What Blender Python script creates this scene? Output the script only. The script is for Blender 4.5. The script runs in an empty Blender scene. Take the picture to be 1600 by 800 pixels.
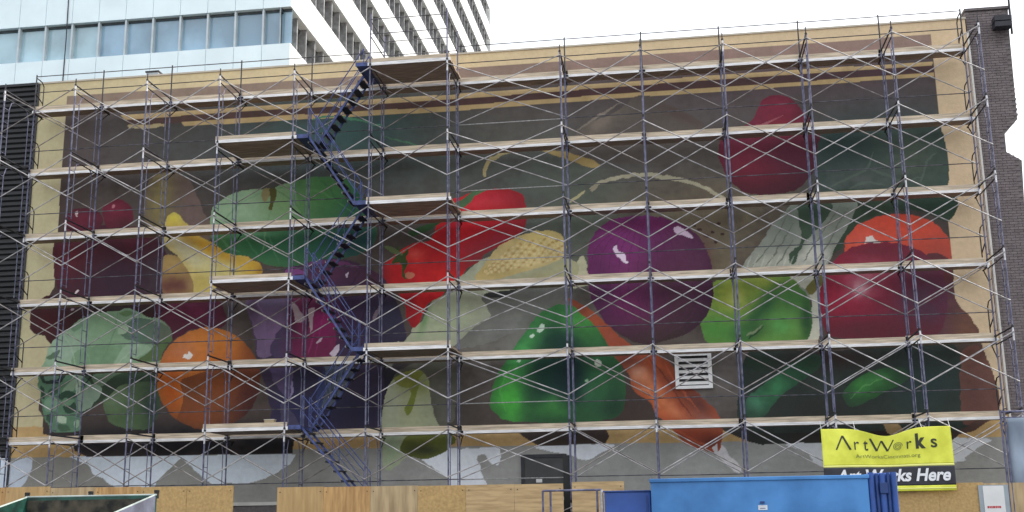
import bpy, bmesh, math, random
import numpy as np
from mathutils import Vector, Matrix, Euler
random.seed(7); rng = np.random.default_rng(7)
S = bpy.context.scene
R_ = math.radians

# ---------------------------------------------------------------- camera
ZG = 3.85                                   # height of the first brace stud above the ground
CAM = Vector((18.4414, -28.5332, -2.1625 + ZG))
EUL = Euler((1.79391642, 0.0153577597, 0.141224731), 'XYZ')
FPX = 1794.4                                # focal length in photograph pixels (1600 wide)
cd = bpy.data.cameras.new("camera"); cam = bpy.data.objects.new("camera", cd)
S.collection.objects.link(cam); S.camera = cam
cam.location = CAM; cam.rotation_euler = EUL
cd.sensor_width = 36; cd.lens = 36 * FPX / 1600; cd.clip_start = .1; cd.clip_end = 5000
S.render.resolution_x = 1024; S.render.resolution_y = 512

# ---------------------------------------------------------------- sky, sun, exposure
SUN_EL, SUN_AZ = R_(48), R_(62)             # azimuth from +Y towards +X: sun to the right, a little behind the wall
w = bpy.data.worlds.new("World"); S.world = w; w.use_nodes = True
nt = w.node_tree; nt.nodes.clear()
out = nt.nodes.new('ShaderNodeOutputWorld'); bg = nt.nodes.new('ShaderNodeBackground')
sky = nt.nodes.new('ShaderNodeTexSky'); sky.sky_type = 'NISHITA'; sky.sun_disc = False
sky.sun_elevation = SUN_EL; sky.sun_rotation = SUN_AZ
sky.air_density = 1.6; sky.dust_density = 6.0; sky.ozone_density = 1.0
hz = nt.nodes.new('ShaderNodeMix'); hz.data_type = 'RGBA'; hz.inputs[0].default_value = .62
hz.inputs[7].default_value = (9.2, 9.3, 9.6, 1)            # bright even cloud veil
nt.links.new(sky.outputs[0], hz.inputs[6]); nt.links.new(hz.outputs[2], bg.inputs[0])
bg.inputs[1].default_value = 0.11
nt.links.new(bg.outputs[0], out.inputs[0])
sl = bpy.data.lights.new("sun", 'SUN'); sl.energy = 2.0; sl.angle = R_(1.0); sl.color = (1, .95, .88)
so = bpy.data.objects.new("sun", sl); S.collection.objects.link(so)
sd = Vector((math.sin(SUN_AZ) * math.cos(SUN_EL), math.cos(SUN_AZ) * math.cos(SUN_EL), math.sin(SUN_EL)))
so.rotation_euler = sd.to_track_quat('Z', 'Y').to_euler(); so.location = (40, 10, 60)
S.view_settings.view_transform = 'Standard'; S.view_settings.look = 'None'
S.view_settings.exposure = 1.02; S.view_settings.gamma = 1

RM = EUL.to_matrix()
def at(px, py, Y):
    """point of the place that the photograph shows at pixel (px, py) on the plane y = Y"""
    d = RM @ Vector(((px - 800) / FPX, (400 - py) / FPX, -1))
    return CAM + d * ((Y - CAM.y) / d.y)

# ---------------------------------------------------------------- materials
def lin(c):
    return tuple(((v / 255) / 12.92 if v / 255 <= .04045 else ((v / 255 + .055) / 1.055) ** 2.4) for v in c)
MATS = {}
def mat(name, col, rough=.6, metal=0, var=.12, scale=3., bump=0., bscale=40., col2=None, stretch=(1, 1, 1), det=4, fac=(.35, .65), spec=.5, trans=0):
    m = bpy.data.materials.new(name); m.use_nodes = True; t = m.node_tree; n = t.nodes; b = n['Principled BSDF']
    b.inputs['Roughness'].default_value = rough; b.inputs['Metallic'].default_value = metal
    b.inputs['Specular IOR Level'].default_value = spec
    tc = n.new('ShaderNodeTexCoord'); mp = n.new('ShaderNodeMapping'); mp.inputs['Scale'].default_value = stretch
    ge = n.new('ShaderNodeNewGeometry'); t.links.new(ge.outputs['Position'], mp.inputs[0])
    nz = n.new('ShaderNodeTexNoise'); nz.inputs['Scale'].default_value = scale; nz.inputs['Detail'].default_value = det
    t.links.new(mp.outputs[0], nz.inputs[0])
    cr = n.new('ShaderNodeValToRGB'); cr.color_ramp.elements[0].position = fac[0]; cr.color_ramp.elements[1].position = fac[1]
    a = tuple(v * (1 - var) for v in col[:3]); c = tuple(min(1, v * (1 + var)) for v in (col2 or col)[:3])
    cr.color_ramp.elements[0].color = (*a, 1); cr.color_ramp.elements[1].color = (*c, 1)
    t.links.new(nz.outputs[0], cr.inputs[0]); t.links.new(cr.outputs[0], b.inputs['Base Color'])
    if bump:
        n2 = n.new('ShaderNodeTexNoise'); n2.inputs['Scale'].default_value = bscale; n2.inputs['Detail'].default_value = 6
        t.links.new(mp.outputs[0], n2.inputs[0]); bp = n.new('ShaderNodeBump'); bp.inputs['Strength'].default_value = bump
        bp.inputs['Distance'].default_value = .02; t.links.new(n2.outputs[0], bp.inputs['Height']); t.links.new(bp.outputs[0], b.inputs['Normal'])
    MATS[name] = m; return m
M = MATS
mat('asphalt', (.05, .05, .052), .9, var=.25, scale=6, bump=.5, bscale=90)
mat('blue_paint', (.055, .062, .14), .5, var=.35, scale=7, col2=(.15, .15, .22), fac=(.3, .75))
mat('dark_steel', (.02, .02, .028), .55, var=.3, scale=9)
mat('rail_steel', (.045, .045, .06), .55, var=.4, scale=5, col2=(.10, .095, .11))
mat('galvanised', (.5, .5, .5), .38, .55, var=.25, scale=12)
mat('sleeve_metal', (.58, .58, .62), .35, .35, var=.2, scale=12)
mat('brace_steel', (.42, .40, .40), .62, .15, var=.35, scale=5)
mat('brace_dull', (.26, .23, .22), .7, .1, var=.4, scale=6)
mat('stair_blue', (.045, .065, .20), .5, var=.35, scale=7)
mat('plank_wood', (.42, .31, .19), .8, var=.25, scale=5, stretch=(.4, 6, 6), col2=(.55, .42, .27), bump=.3)
mat('plank_under', (.36, .27, .20), .85, var=.35, scale=5, stretch=(.4, 6, 6))
mat('plank_edge', (.74, .73, .72), .45, .15, var=.2, scale=5, stretch=(.5, 4, 4))
mat('toe_board', (.56, .46, .34), .8, var=.28, scale=5, stretch=(.35, 5, 5), bump=.3)
mat('plywood', (.45, .285, .12), .75, var=.12, scale=4, stretch=(3.2, 3, .35), col2=(.52, .345, .155), fac=(.25, .75), bump=.25, bscale=18)
mat('plywood_orange', (.47, .265, .10), .75, var=.16, scale=4, stretch=(3.2, 3, .35), col2=(.53, .32, .13), bump=.25, bscale=18)
mat('plywood_grey', (.40, .28, .15), .8, var=.16, scale=3, stretch=(2.5, 3, .3), col2=(.47, .35, .20), bump=.25, bscale=18)
mat('plywood_pale', (.47, .32, .155), .75, var=.12, scale=5, stretch=(.4, 3, 3.2), col2=(.53, .37, .19), bump=.25, bscale=18)
mat('strand_board', (.45, .29, .115), .75, var=.14, scale=16, col2=(.52, .34, .14), bump=.2, bscale=30, fac=(.25, .75))
mat('container_blue', (.04, .18, .46), .5, var=.16, scale=1.1, col2=(.065, .235, .54), bump=.35, bscale=1.6, det=8)
mat('box_blue', (.03, .09, .33), .5, var=.15, scale=2, bump=.08, bscale=6)
mat('trim_blue', (.02, .06, .22), .5, var=.2, scale=3)
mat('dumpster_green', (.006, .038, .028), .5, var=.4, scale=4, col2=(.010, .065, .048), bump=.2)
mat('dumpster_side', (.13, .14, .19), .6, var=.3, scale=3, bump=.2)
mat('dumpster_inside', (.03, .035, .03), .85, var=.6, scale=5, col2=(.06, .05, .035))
mat('rim_metal', (.36, .42, .40), .5, .2, var=.2)
mat('black_rubber', (.015, .015, .015), .7)
mat('siding_dark', (.013, .014, .016), .5, .2, var=.3, scale=1.5, stretch=(.3, 1, 4))
mat('base_white', (.62, .70, .78), .7, var=.06)
mat('brick', (.165, .138, .140), .9, var=.1, scale=3, col2=(.185, .155, .158), bump=.3)
mat('brick_pale', (.195, .165, .165), .9, var=.1, scale=9, bump=.4)
mat('mortar', (.155, .137, .137), .95, var=.15, scale=9)
mat('coping_metal', (.62, .60, .56), .5, .1, var=.08)
mat('coping_tan', (.52, .47, .38), .6, var=.08)
mat('stucco_side', (.45, .36, .22), .9, var=.1, bump=.3)
mat('tower_panel_skylit', (.78, .91, .95), .38, var=.05, scale=.5, spec=.4)  # white panels of the front, blue skylight on them put into the colour
mat('tower_panel_sunlit', (.84, .86, .85), .38, var=.05, scale=.5, spec=.4)  # same white panels on the sunny side, sunlit tone put into the colour
mat('tower_dark', (.05, .065, .075), .5, var=.3, scale=2)
mat('tower_fin', (.33, .38, .41), .45, .1, var=.1, scale=2)
mat('fin_pale', (.50, .57, .60), .45, .1, var=.08, scale=2)
mat('side_fin_shaded', (.24, .245, .25), .6, var=.3, scale=3)  # fins on the side face, shade of their sunless fronts put into the grey
mat('vent_white', (.88, .87, .84), .5, var=.08)
mat('vent_dark', (.03, .03, .03), .8)
mat('door_grey', (.045, .048, .05), .5, var=.2, scale=3)
mat('banner_yellow', (.74, .76, .055), .55, var=.10, scale=2.5, col2=(.80, .82, .09))
mat('banner_pale', (.86, .86, .25), .6, var=.06)
mat('banner_black', (.03, .03, .04), .55, var=.2, scale=3)
mat('print_black', (.035, .04, .02), .6)
mat('print_grey', (.22, .24, .06), .6)
mat('print_white', (.85, .85, .86), .6, var=.04)
mat('sign_white', (.74, .74, .72), .5, var=.05)
mat('sign_red', (.5, .03, .04), .5)
mat('tarp', (.26, .32, .40), .6, var=.2, scale=1.2, col2=(.36, .43, .52), stretch=(1, 1, .35), bump=.4, bscale=2.5)
mat('sticker', (.75, .8, .85), .5)
# glass
def glass(name, col):
    m = bpy.data.materials.new(name); m.use_nodes = True; t = m.node_tree; b = t.nodes['Principled BSDF']
    nz = t.nodes.new('ShaderNodeTexNoise'); nz.inputs['Scale'].default_value = .35; nz.inputs['Detail'].default_value = 5
    ge = t.nodes.new('ShaderNodeNewGeometry'); t.links.new(ge.outputs['Position'], nz.inputs[0])
    cr = t.nodes.new('ShaderNodeValToRGB'); cr.color_ramp.elements[0].position = .4; cr.color_ramp.elements[1].position = .72
    cr.color_ramp.elements[0].color = (*col, 1); cr.color_ramp.elements[1].color = (*[v * 1.7 for v in col], 1)
    t.links.new(nz.outputs[0], cr.inputs[0]); t.links.new(cr.outputs[0], b.inputs['Base Color'])
    b.inputs['Roughness'].default_value = .08; b.inputs['Specular IOR Level'].default_value = .9
    M[name] = m
glass('tower_glass', (.20, .32, .42)); glass('tower_glass_pale', (.30, .44, .50)); glass('side_glass', (.03, .035, .04))

# mural paint: colour comes from the painted colours laid out further down
mp_ = bpy.data.materials.new('mural_paint'); mp_.use_nodes = True; t = mp_.node_tree; b = t.nodes['Principled BSDF']
at_ = t.nodes.new('ShaderNodeAttribute'); at_.attribute_name = 'paint'
g_ = t.nodes.new('ShaderNodeNewGeometry'); nz = t.nodes.new('ShaderNodeTexNoise'); nz.inputs['Scale'].default_value = 9; nz.inputs['Detail'].default_value = 6
t.links.new(g_.outputs['Position'], nz.inputs[0])
mr = t.nodes.new('ShaderNodeMapRange'); mr.inputs[1].default_value = .3; mr.inputs[2].default_value = .7; mr.inputs[3].default_value = .95; mr.inputs[4].default_value = 1.05
mx = t.nodes.new('ShaderNodeVectorMath'); mx.operation = 'SCALE'
t.links.new(nz.outputs[0], mr.inputs[0]); t.links.new(at_.outputs['Color'], mx.inputs[0]); t.links.new(mr.outputs[0], mx.inputs['Scale'])
t.links.new(mx.outputs[0], b.inputs['Base Color']); b.inputs['Roughness'].default_value = .72; b.inputs['Specular IOR Level'].default_value = .25
n2 = t.nodes.new('ShaderNodeTexNoise'); n2.inputs['Scale'].default_value = 25; n2.inputs['Detail'].default_value = 5
bp = t.nodes.new('ShaderNodeBump'); bp.inputs['Strength'].default_value = .25; bp.inputs['Distance'].default_value = .02
t.links.new(g_.outputs['Position'], n2.inputs[0]); t.links.new(n2.outputs[0], bp.inputs['Height']); t.links.new(bp.outputs[0], b.inputs['Normal'])

# ---------------------------------------------------------------- mesh helpers
C = S.collection
class MB:
    def __init__(s): s.v = []; s.f = []; s.m = []; s.mats = []
    def mi(s, m):
        if m not in s.mats: s.mats.append(m)
        return s.mats.index(m)
    def box(s, a, b, m):
        x0, y0, z0 = a; x1, y1, z1 = b; o = len(s.v); k = s.mi(m)
        s.v += [(x0, y0, z0), (x1, y0, z0), (x1, y1, z0), (x0, y1, z0), (x0, y0, z1), (x1, y0, z1), (x1, y1, z1), (x0, y1, z1)]
        for q in ((3, 2, 1, 0), (4, 5, 6, 7), (0, 1, 5, 4), (1, 2, 6, 5), (2, 3, 7, 6), (3, 0, 4, 7)):
            s.f.append([o + i for i in q]); s.m.append(k)
        return s
    def tube(s, a, b, r, m, n=7):
        a = Vector(a); b = Vector(b); d = (b - a).normalized(); u = d.orthogonal().normalized(); w_ = d.cross(u); o = len(s.v); k = s.mi(m)
        for p in (a, b):
            for i in range(n):
                an = 2 * math.pi * i / n; s.v.append(tuple(p + (u * math.cos(an) + w_ * math.sin(an)) * r))
        for i in range(n):
            j = (i + 1) % n; s.f.append([o + i, o + j, o + n + j, o + n + i]); s.m.append(k)
        s.f.append([o + i for i in range(n)][::-1]); s.m.append(k); s.f.append([o + n + i for i in range(n)]); s.m.append(k)
        return s
    def path(s, pts, r, m, n=7):
        for a, b in zip(pts[:-1], pts[1:]): s.tube(a, b, r, m, n)
        return s
    def prism(s, pts, y0, y1, m):
        """outline in x, z drawn counter-clockwise seen from -y"""
        o = len(s.v); n = len(pts); k = s.mi(m)
        s.v += [(x, y0, z) for x, z in pts] + [(x, y1, z) for x, z in pts]
        s.f.append([o + i for i in range(n)]); s.m.append(k); s.f.append([o + n + i for i in range(n)][::-1]); s.m.append(k)
        for i in range(n):
            j = (i + 1) % n; s.f.append([o + j, o + i, o + n + i, o + n + j]); s.m.append(k)
        return s
    def quad(s, pts, m):
        o = len(s.v); s.v += [tuple(p) for p in pts]; s.f.append(list(range(o, o + len(pts)))); s.m.append(s.mi(m)); return s
    def mesh(s, name):
        me = bpy.data.meshes.new(name); me.from_pydata(s.v, [], s.f)
        for m in s.mats: me.materials.append(M[m])
        me.polygons.foreach_set('material_index', s.m); me.update(); return me
    def obj(s, name, parent=None, loc=(0, 0, 0)):
        return link(name, s.mesh(name), parent, loc)
def link(name, me, parent=None, loc=(0, 0, 0)):
    o = bpy.data.objects.new(name, me); C.objects.link(o); o.location = loc
    if parent: o.parent = parent
    return o
def tag(o, label=None, cat=None, group=None, kind=None):
    if label: o['label'] = label
    if cat: o['category'] = cat
    if group: o['group'] = group
    if kind: o['kind'] = kind
    return o
def thing(name, label, cat, loc=(0, 0, 0), group=None):
    o = bpy.data.objects.new(name, None); C.objects.link(o); o.location = loc; o.empty_display_size = .3
    return tag(o, label, cat, group)
def bevel(o, wd=.01, seg=2):
    m = o.modifiers.new('bevel', 'BEVEL'); m.width = wd; m.segments = seg; m.limit_method = 'ANGLE'; return o

# ---------------------------------------------------------------- ground
YW = 2.25                                   # front of the painted wall
ZT = 10.96 + ZG                             # its top
XW0, XW1 = -0.34, 26.82
tag(MB().quad([(-900, -300, 0), (900, -300, 0), (900, 1500, 0), (-900, 1500, 0)], 'asphalt').obj('ground'), kind='structure')

# ---------------------------------------------------------------- the mural, a flat still life: outlines given where they stand on the wall
def smooth(pts, n=6):
    P = np.array(pts, float); N = len(P); o = []
    for i in range(N):
        p0, p1, p2, p3 = P[i - 1], P[i], P[(i + 1) % N], P[(i + 2) % N]
        for k in range(n):
            u = k / n
            o.append(.5 * ((2 * p1) + (-p0 + p2) * u + (2 * p0 - 5 * p1 + 4 * p2 - p3) * u * u + (-p0 + 3 * p1 - 3 * p2 + p3) * u ** 3))
    return np.array(o)
def vnoise(x, y, s, seed):
    r = np.random.default_rng(seed); G = r.random((64, 64)); x = x / s; y = y / s
    xi = np.floor(x).astype(int); yi = np.floor(y).astype(int); fx = x - xi; fy = y - yi; fx = fx * fx * (3 - 2 * fx); fy = fy * fy * (3 - 2 * fy)
    g = lambda a, b: G[a % 64, b % 64]
    return (g(xi, yi) * (1 - fx) + g(xi + 1, yi) * fx) * (1 - fy) + (g(xi, yi + 1) * (1 - fx) + g(xi + 1, yi + 1) * fx) * fy
def ell(cx, cy, rx, ry, n=28, a=0):
    c, s = math.cos(R_(a)), math.sin(R_(a))
    return [(cx + rx * math.cos(t) * c - ry * math.sin(t) * s, cy + rx * math.cos(t) * s + ry * math.sin(t) * c) for t in np.linspace(0, 2 * math.pi, n, endpoint=False)]
def line(pts, w):
    """a brush line of width w along pts, as an outline"""
    P = np.array(pts, float); d = np.gradient(P, axis=0); d /= np.linalg.norm(d, axis=1)[:, None] + 1e-9; n = np.stack([-d[:, 1], d[:, 0]], 1)
    ww = np.full(len(P), w / 2.); ww[0] *= .5; ww[-1] *= .4
    return [tuple(p) for p in P + n * ww[:, None]] + [tuple(p) for p in (P - n * ww[:, None])[::-1]]
def dark(names):
    if 'dark_background' not in names: names.append('dark_background')
    return names.index('dark_background')
def paint_mural(PX, PY):
    sh = PX.shape; X0 = PX.ravel(); Y0 = PY.ravel()
    # hand-painted edges waver a little
    X = X0 + (vnoise(X0, Y0, 9, 1) - .5) * 3; Y = Y0 + (vnoise(X0, Y0, 9, 2) - .5) * 3
    col = np.zeros((len(X), 3)); ids = np.zeros(len(X), np.int32); names = ['plaster']
    n1 = vnoise(X0, Y0, 26, 3); n2 = vnoise(X0, Y0, 7, 4); n3 = vnoise(X0, Y0 * 3, 15, 5)
    mix = (n1 * .5 + n2 * .25 + n3 * .25)[:, None] - .5
    def mask(pts, sm, xx=None, yy=None):
        P = smooth(pts) if sm else np.array(pts, float)
        xx = X if xx is None else xx; yy = Y if yy is None else yy
        x0, y0 = P.min(0); x1, y1 = P.max(0)
        idx = np.nonzero((xx >= x0) & (xx <= x1) & (yy >= y0) & (yy <= y1))[0]
        px, py = xx[idx], yy[idx]; c = np.zeros(len(idx), bool); Q = np.roll(P, 1, 0)
        for (ax, ay), (bx_, by) in zip(P, Q):
            if ay == by: continue
            t_ = ((ay > py) != (by > py)); 
            c ^= t_ & (px < (bx_ - ax) * (py - ay) / (by - ay) + ax)
        return idx[c]
    last = {}
    def F(pts, c, name=None, sm=True, var=.10, exact=False):
        i = mask(pts, sm, X0 if exact else None, Y0 if exact else None)
        c = np.array(c, float) / 255
        col[i] = c * (1 + mix[i] * var * 2) + mix[i] * var * .25
        if name in ('plaster', 'dark_background'): ids[i] = 0 if name == 'plaster' else dark(names)
        elif name: names.append(name); ids[i] = len(names) - 1
        last['i'] = i; return i
    def B(cx, cy, rx, ry, c, s=1., a=0, hard=2.):
        """soft patch of colour inside the last outline"""
        i = last['i']; ca, sa = math.cos(R_(a)), math.sin(R_(a)); dx, dy = X[i] - cx, Y[i] - cy
        u = (dx * ca + dy * sa) / rx; v = (-dx * sa + dy * ca) / ry
        w = (min(1, s * 1.08) * np.exp(-((u * u + v * v) ** (hard / 2)) * .72))[:, None]
        w = np.clip(w * (1 + mix[i] * .9), 0, 1); col[i] = col[i] * (1 - w) + np.array(c) / 255 * w * (1 + mix[i] * .12)
    def V(s=.35, c=(24, 20, 26), k=.62):
        """rounded modelling: the painter's dark turn towards the outline of the last shape"""
        i = last['i']; x0, x1, y0, y1 = X[i].min(), X[i].max(), Y[i].min(), Y[i].max()
        r = np.hypot((X[i] - x0 * .55 - x1 * .45) / (x1 - x0) * 1.85, (Y[i] - y0 * .58 - y1 * .42) / (y1 - y0) * 1.85)
        w = (np.clip((r - k) / (1.1 - k), 0, 1) ** 1.5 * s)[:, None]; col[i] = col[i] * (1 - w) + np.array(c) / 255 * w
    def H(pts, c, sm=True, var=.08, op=1.):
        """hard patch inside the last outline, keeps its part"""
        i = np.intersect1d(mask(pts, sm), last['i'], assume_unique=True); c = np.array(c) / 255 * (1 + mix[i] * var * 2); col[i] = col[i] * (1 - op) + c * op
    # plaster and grey foot of the wall
    all_ = [(-80, -60), (1700, -60), (1700, 900), (-80, 900)]
    F(all_, (214, 190, 150), 'plaster', False, .025)
    B(0, 400, 240, 700, (192, 186, 142), .7); B(1600, 300, 300, 600, (214, 186, 150), .6); B(300, 90, 500, 40, (226, 205, 150), .5)
    foot = [(-80, 716), (118, 714), (470, 702), (760, 697), (950, 693), (1240, 689), (1700, 680), (1700, 900), (-80, 900)]
    F([(20, 668), (600, 650), (1570, 640), (1700, 700), (950, 695), (-20, 720)], (196, 160, 104), 'plaster', False, .08)
    F(foot, (154, 153, 147), 'grey_wall_foot', False, .06, True); B(1100, 740, 400, 60, (158, 158, 153), .6); B(60, 740, 200, 40, (136, 133, 124), .6)
    F([(110, 714), (450, 709), (462, 709), (454, 724), (420, 745), (395, 754), (330, 757), (300, 730), (283, 716), (262, 735), (245, 752), (240, 768), (190, 768), (165, 752), (148, 742), (138, 726)], (220, 230, 240), 'white_underpaint', False, .04)
    F([(656, 717), (700, 702), (780, 699), (783, 722), (778, 728), (770, 726), (757, 711), (747, 711), (745, 718), (752, 735), (762, 762), (704, 762), (700, 747)], (228, 232, 238), 'white_underpaint', False, .04)
    F([(838, 697), (955, 694), (942, 706), (925, 716), (910, 719), (895, 712), (868, 707)], (226, 230, 236), 'white_underpaint', True, .04)
    F([(1245, 691), (1530, 684), (1526, 700), (1508, 715), (1490, 722), (1300, 732), (1262, 706)], (210, 213, 217), 'white_underpaint', True, .05)
    F([(1118, 690), (1128, 694), (1140, 712), (1158, 732), (1150, 738), (1122, 712)], (210, 205, 205), 'white_root', True, .04)
    F([(20, 722), (50, 714), (45, 745), (20, 770), (-20, 770), (-20, 722)], (190, 200, 212), 'white_underpaint', True, .05)
    # painted dark ground
    ground = [(105, 150), (400, 130), (800, 101), (1200, 72), (1455, 54), (1461, 122), (1470, 197), (1479, 311), (1487, 401), (1493, 469), (1506, 489), (1518, 504), (1532, 532), (1544, 566), (1557, 600), (1561, 640), (1556, 652), (1538, 662), (1521, 674), (1500, 678), (1486, 690), (1250, 692), (1190, 695), (1170, 690), (1100, 660), (960, 660), (948, 672), (952, 682), (946, 693), (842, 697), (820, 684), (800, 668), (700, 668), (590, 680), (470, 680), (459, 690), (457, 709), (136, 714), (116, 704), (112, 688), (67, 678), (67, 650), (60, 640), (72, 560), (80, 539), (70, 525), (57, 522), (47, 510), (50, 482), (77, 462), (85, 448), (88, 400), (94, 300), (101, 200), (103, 172)]
    F(ground, (86, 74, 68), 'dark_background', False, .12, True)
    G = last['i'].copy()
    B(140, 220, 120, 60, (98, 84, 82), .9); B(300, 230, 120, 60, (88, 82, 78), .9); B(600, 225, 260, 70, (76, 88, 86), 1); B(560, 200, 120, 40, (60, 96, 92), .8)
    B(850, 200, 160, 60, (100, 90, 84), .9); B(850, 300, 130, 100, (92, 98, 90), 1); B(1060, 130, 200, 60, (98, 84, 84), .7); B(1060, 210, 120, 60, (98, 94, 92), .8)
    B(1380, 190, 120, 90, (72, 76, 78), 1); B(1400, 250, 120, 60, (62, 82, 74), 1); B(1260, 120, 300, 40, (100, 84, 86), .8); B(1100, 350, 110, 60, (118, 108, 86), 1)
    B(300, 690, 260, 26, (24, 22, 26), 1); B(890, 680, 90, 26, (56, 46, 40), 1); B(1400, 676, 170, 30, (48, 34, 34), 1); B(1200, 680, 80, 30, (44, 46, 42), 1)
    B(1120, 590, 60, 56, (110, 104, 98), .95); B(590, 620, 60, 60, (34, 34, 52), .9); B(1530, 600, 36, 90, (112, 74, 62), 1); B(1460, 600, 60, 60, (52, 60, 56), .9)
    B(70, 420, 40, 200, (70, 52, 50), .8); B(820, 520, 100, 80, (122, 120, 112), .95); B(700, 640, 40, 30, (70, 66, 60), .8); B(970, 640, 60, 40, (70, 56, 50), .9)
    B(900, 330, 40, 70, (98, 106, 92), .9)
    # lit band along the top edge and the two bare stripes under it
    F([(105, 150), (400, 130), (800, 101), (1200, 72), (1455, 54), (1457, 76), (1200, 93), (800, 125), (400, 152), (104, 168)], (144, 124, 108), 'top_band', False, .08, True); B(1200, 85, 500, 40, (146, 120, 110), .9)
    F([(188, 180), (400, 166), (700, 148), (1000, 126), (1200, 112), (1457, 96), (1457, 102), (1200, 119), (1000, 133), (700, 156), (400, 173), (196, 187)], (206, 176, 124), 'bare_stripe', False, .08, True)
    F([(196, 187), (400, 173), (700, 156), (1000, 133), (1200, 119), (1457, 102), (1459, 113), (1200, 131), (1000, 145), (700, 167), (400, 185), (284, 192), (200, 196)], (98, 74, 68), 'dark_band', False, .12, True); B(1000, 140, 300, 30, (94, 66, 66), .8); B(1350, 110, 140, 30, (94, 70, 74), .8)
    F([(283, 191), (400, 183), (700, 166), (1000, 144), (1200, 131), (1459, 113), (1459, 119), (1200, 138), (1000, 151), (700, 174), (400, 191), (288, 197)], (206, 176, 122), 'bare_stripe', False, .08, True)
    F([(198, 195), (256, 193), (257, 198), (202, 201)], (196, 176, 130), 'bare_stripe', False, .08)
    # top centre bulb, stalks
    F([(905, 205), (960, 175), (1003, 148), (1050, 165), (1110, 205), (1110, 250), (900, 250)], (100, 91, 84), 'painted_garlic', True, .06); V(.5, (92, 86, 80), .3); B(940, 190, 40, 12, (140, 126, 112), .7, -32); B(1060, 178, 40, 8, (92, 76, 70), .8, 22)
    F(line([(905, 202), (935, 182), (965, 164)], 4), (142, 130, 116), 'painted_garlic')
    F(line([(757, 276), (757, 264), (764, 252), (778, 243), (800, 235), (825, 233)], 7), (178, 162, 112), 'painted_stalk'); F([(846, 234), (880, 236), (905, 243), (938, 256), (925, 262), (895, 252), (860, 240)], (176, 150, 92), 'painted_stalk')
    F(line([(924, 294), (940, 284), (965, 277), (1003, 273), (1040, 277), (1080, 286), (1110, 298), (1136, 312)], 6), (176, 168, 140), 'painted_stalk'); F(line([(925, 298), (930, 291), (936, 287)], 7), (160, 152, 128), 'painted_stalk')
    F(line([(888, 318), (900, 309), (913, 300)], 5), (186, 176, 132), 'painted_stalk'); F(line([(490, 186), (520, 182), (560, 188), (600, 198)], 3), (84, 150, 110), 'painted_stalk')
    F(line([(600, 214), (640, 224), (690, 244)], 2.5), (84, 128, 96), 'painted_stalk')
    # beet high on the right
    F([(1174, 190), (1190, 158), (1216, 148), (1240, 156), (1256, 176), (1276, 200), (1284, 230), (1272, 268), (1240, 298), (1200, 304), (1160, 298), (1134, 272), (1122, 236), (1134, 206)], (122, 42, 60), 'painted_beet'); B(1160, 230, 50, 60, (138, 50, 74), .8); B(1240, 250, 50, 60, (94, 40, 58), .9); B(1225, 195, 30, 20, (140, 44, 60), .8); B(1200, 290, 80, 20, (96, 38, 52), .9)
    B(1172, 270, 34, 24, (132, 40, 58), .6); V(.3)
    H(line([(1180, 196), (1200, 192), (1222, 182)], 3), (166, 96, 104), True); B(1215, 166, 26, 14, (136, 42, 64), .7)
    # leafy greens upper right
    F([(1290, 200), (1340, 196), (1400, 204), (1468, 198), (1478, 300), (1400, 302), (1330, 300), (1284, 300), (1276, 250)], (62, 80, 72), 'painted_leaf'); B(1320, 230, 40, 30, (48, 66, 64), .9); B(1420, 250, 40, 40, (82, 92, 78), .7); B(1340, 280, 50, 20, (84, 92, 88), .8)
    for q in ([(1300, 290), (1330, 276), (1355, 262), (1364, 240)], [(1356, 262), (1380, 272), (1410, 282), (1440, 276)], [(1440, 280), (1450, 250), (1462, 240)], [(1320, 300), (1350, 285), (1380, 288)]): F(line(q, 4), (86, 100, 90), 'painted_leaf')
    F([(1290, 300), (1480, 300), (1484, 345), (1440, 330), (1400, 330), (1350, 345), (1320, 380), (1300, 400), (1270, 420), (1250, 400), (1280, 340)], (58, 76, 58), 'painted_leaf'); B(1460, 320, 40, 20, (46, 72, 58), .9)
    # leek
    F([(1240, 308), (1290, 302), (1340, 304), (1336, 330), (1323, 357), (1305, 388), (1294, 412), (1278, 446), (1262, 470), (1230, 440), (1180, 436), (1156, 422), (1186, 382), (1211, 346), (1235, 322)], (138, 144, 130), 'painted_leek'); B(1200, 408, 40, 12, (172, 174, 158), .95, -10); B(1268, 400, 30, 14, (204, 204, 190), .95, -20); B(1230, 345, 16, 24, (122, 132, 118), .9, 30); B(1316, 325, 16, 20, (118, 128, 114), .8); B(1196, 372, 18, 16, (150, 154, 140), .7, -50)
    H([(1250, 316), (1298, 316), (1291, 343), (1270, 364), (1251, 388), (1242, 412), (1233, 411), (1235, 396), (1252, 378), (1249, 350)], (66, 86, 66)); B(1270, 330, 14, 12, (54, 76, 60), .8)
    for q in ([(1180, 412), (1206, 380), (1234, 330)], [(1196, 416), (1216, 388), (1240, 350)], [(1212, 418), (1226, 396), (1238, 376)], [(1258, 404), (1284, 366), (1312, 322)], [(1276, 408), (1296, 376), (1322, 330)]): H(line(q, 2.2), (104, 110, 98), op=.8)
    for x in range(1166, 1300, 11): H(line([(x, 424), (x + 3, 412), (x + 8, 400)], 2.4), (196, 198, 184), op=.6)
    F([(1228, 428), (1296, 430), (1292, 460), (1282, 500), (1278, 532), (1262, 532), (1268, 480), (1258, 452)], (190, 188, 168), 'painted_leek'); H([(1258, 452), (1272, 436), (1290, 430), (1284, 446), (1268, 460)], (120, 114, 60))
    # tomatoes at right
    F([(1318, 400), (1322, 374), (1340, 352), (1368, 339), (1402, 334), (1436, 338), (1464, 352), (1482, 374), (1487, 402), (1487, 418), (1400, 430), (1320, 420)], (224, 82, 58), 'painted_orange_tomato'); B(1465, 398, 36, 34, (180, 72, 58), .9); B(1390, 352, 60, 16, (232, 78, 56), .7); B(1350, 380, 30, 24, (226, 92, 74), .7)
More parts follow.
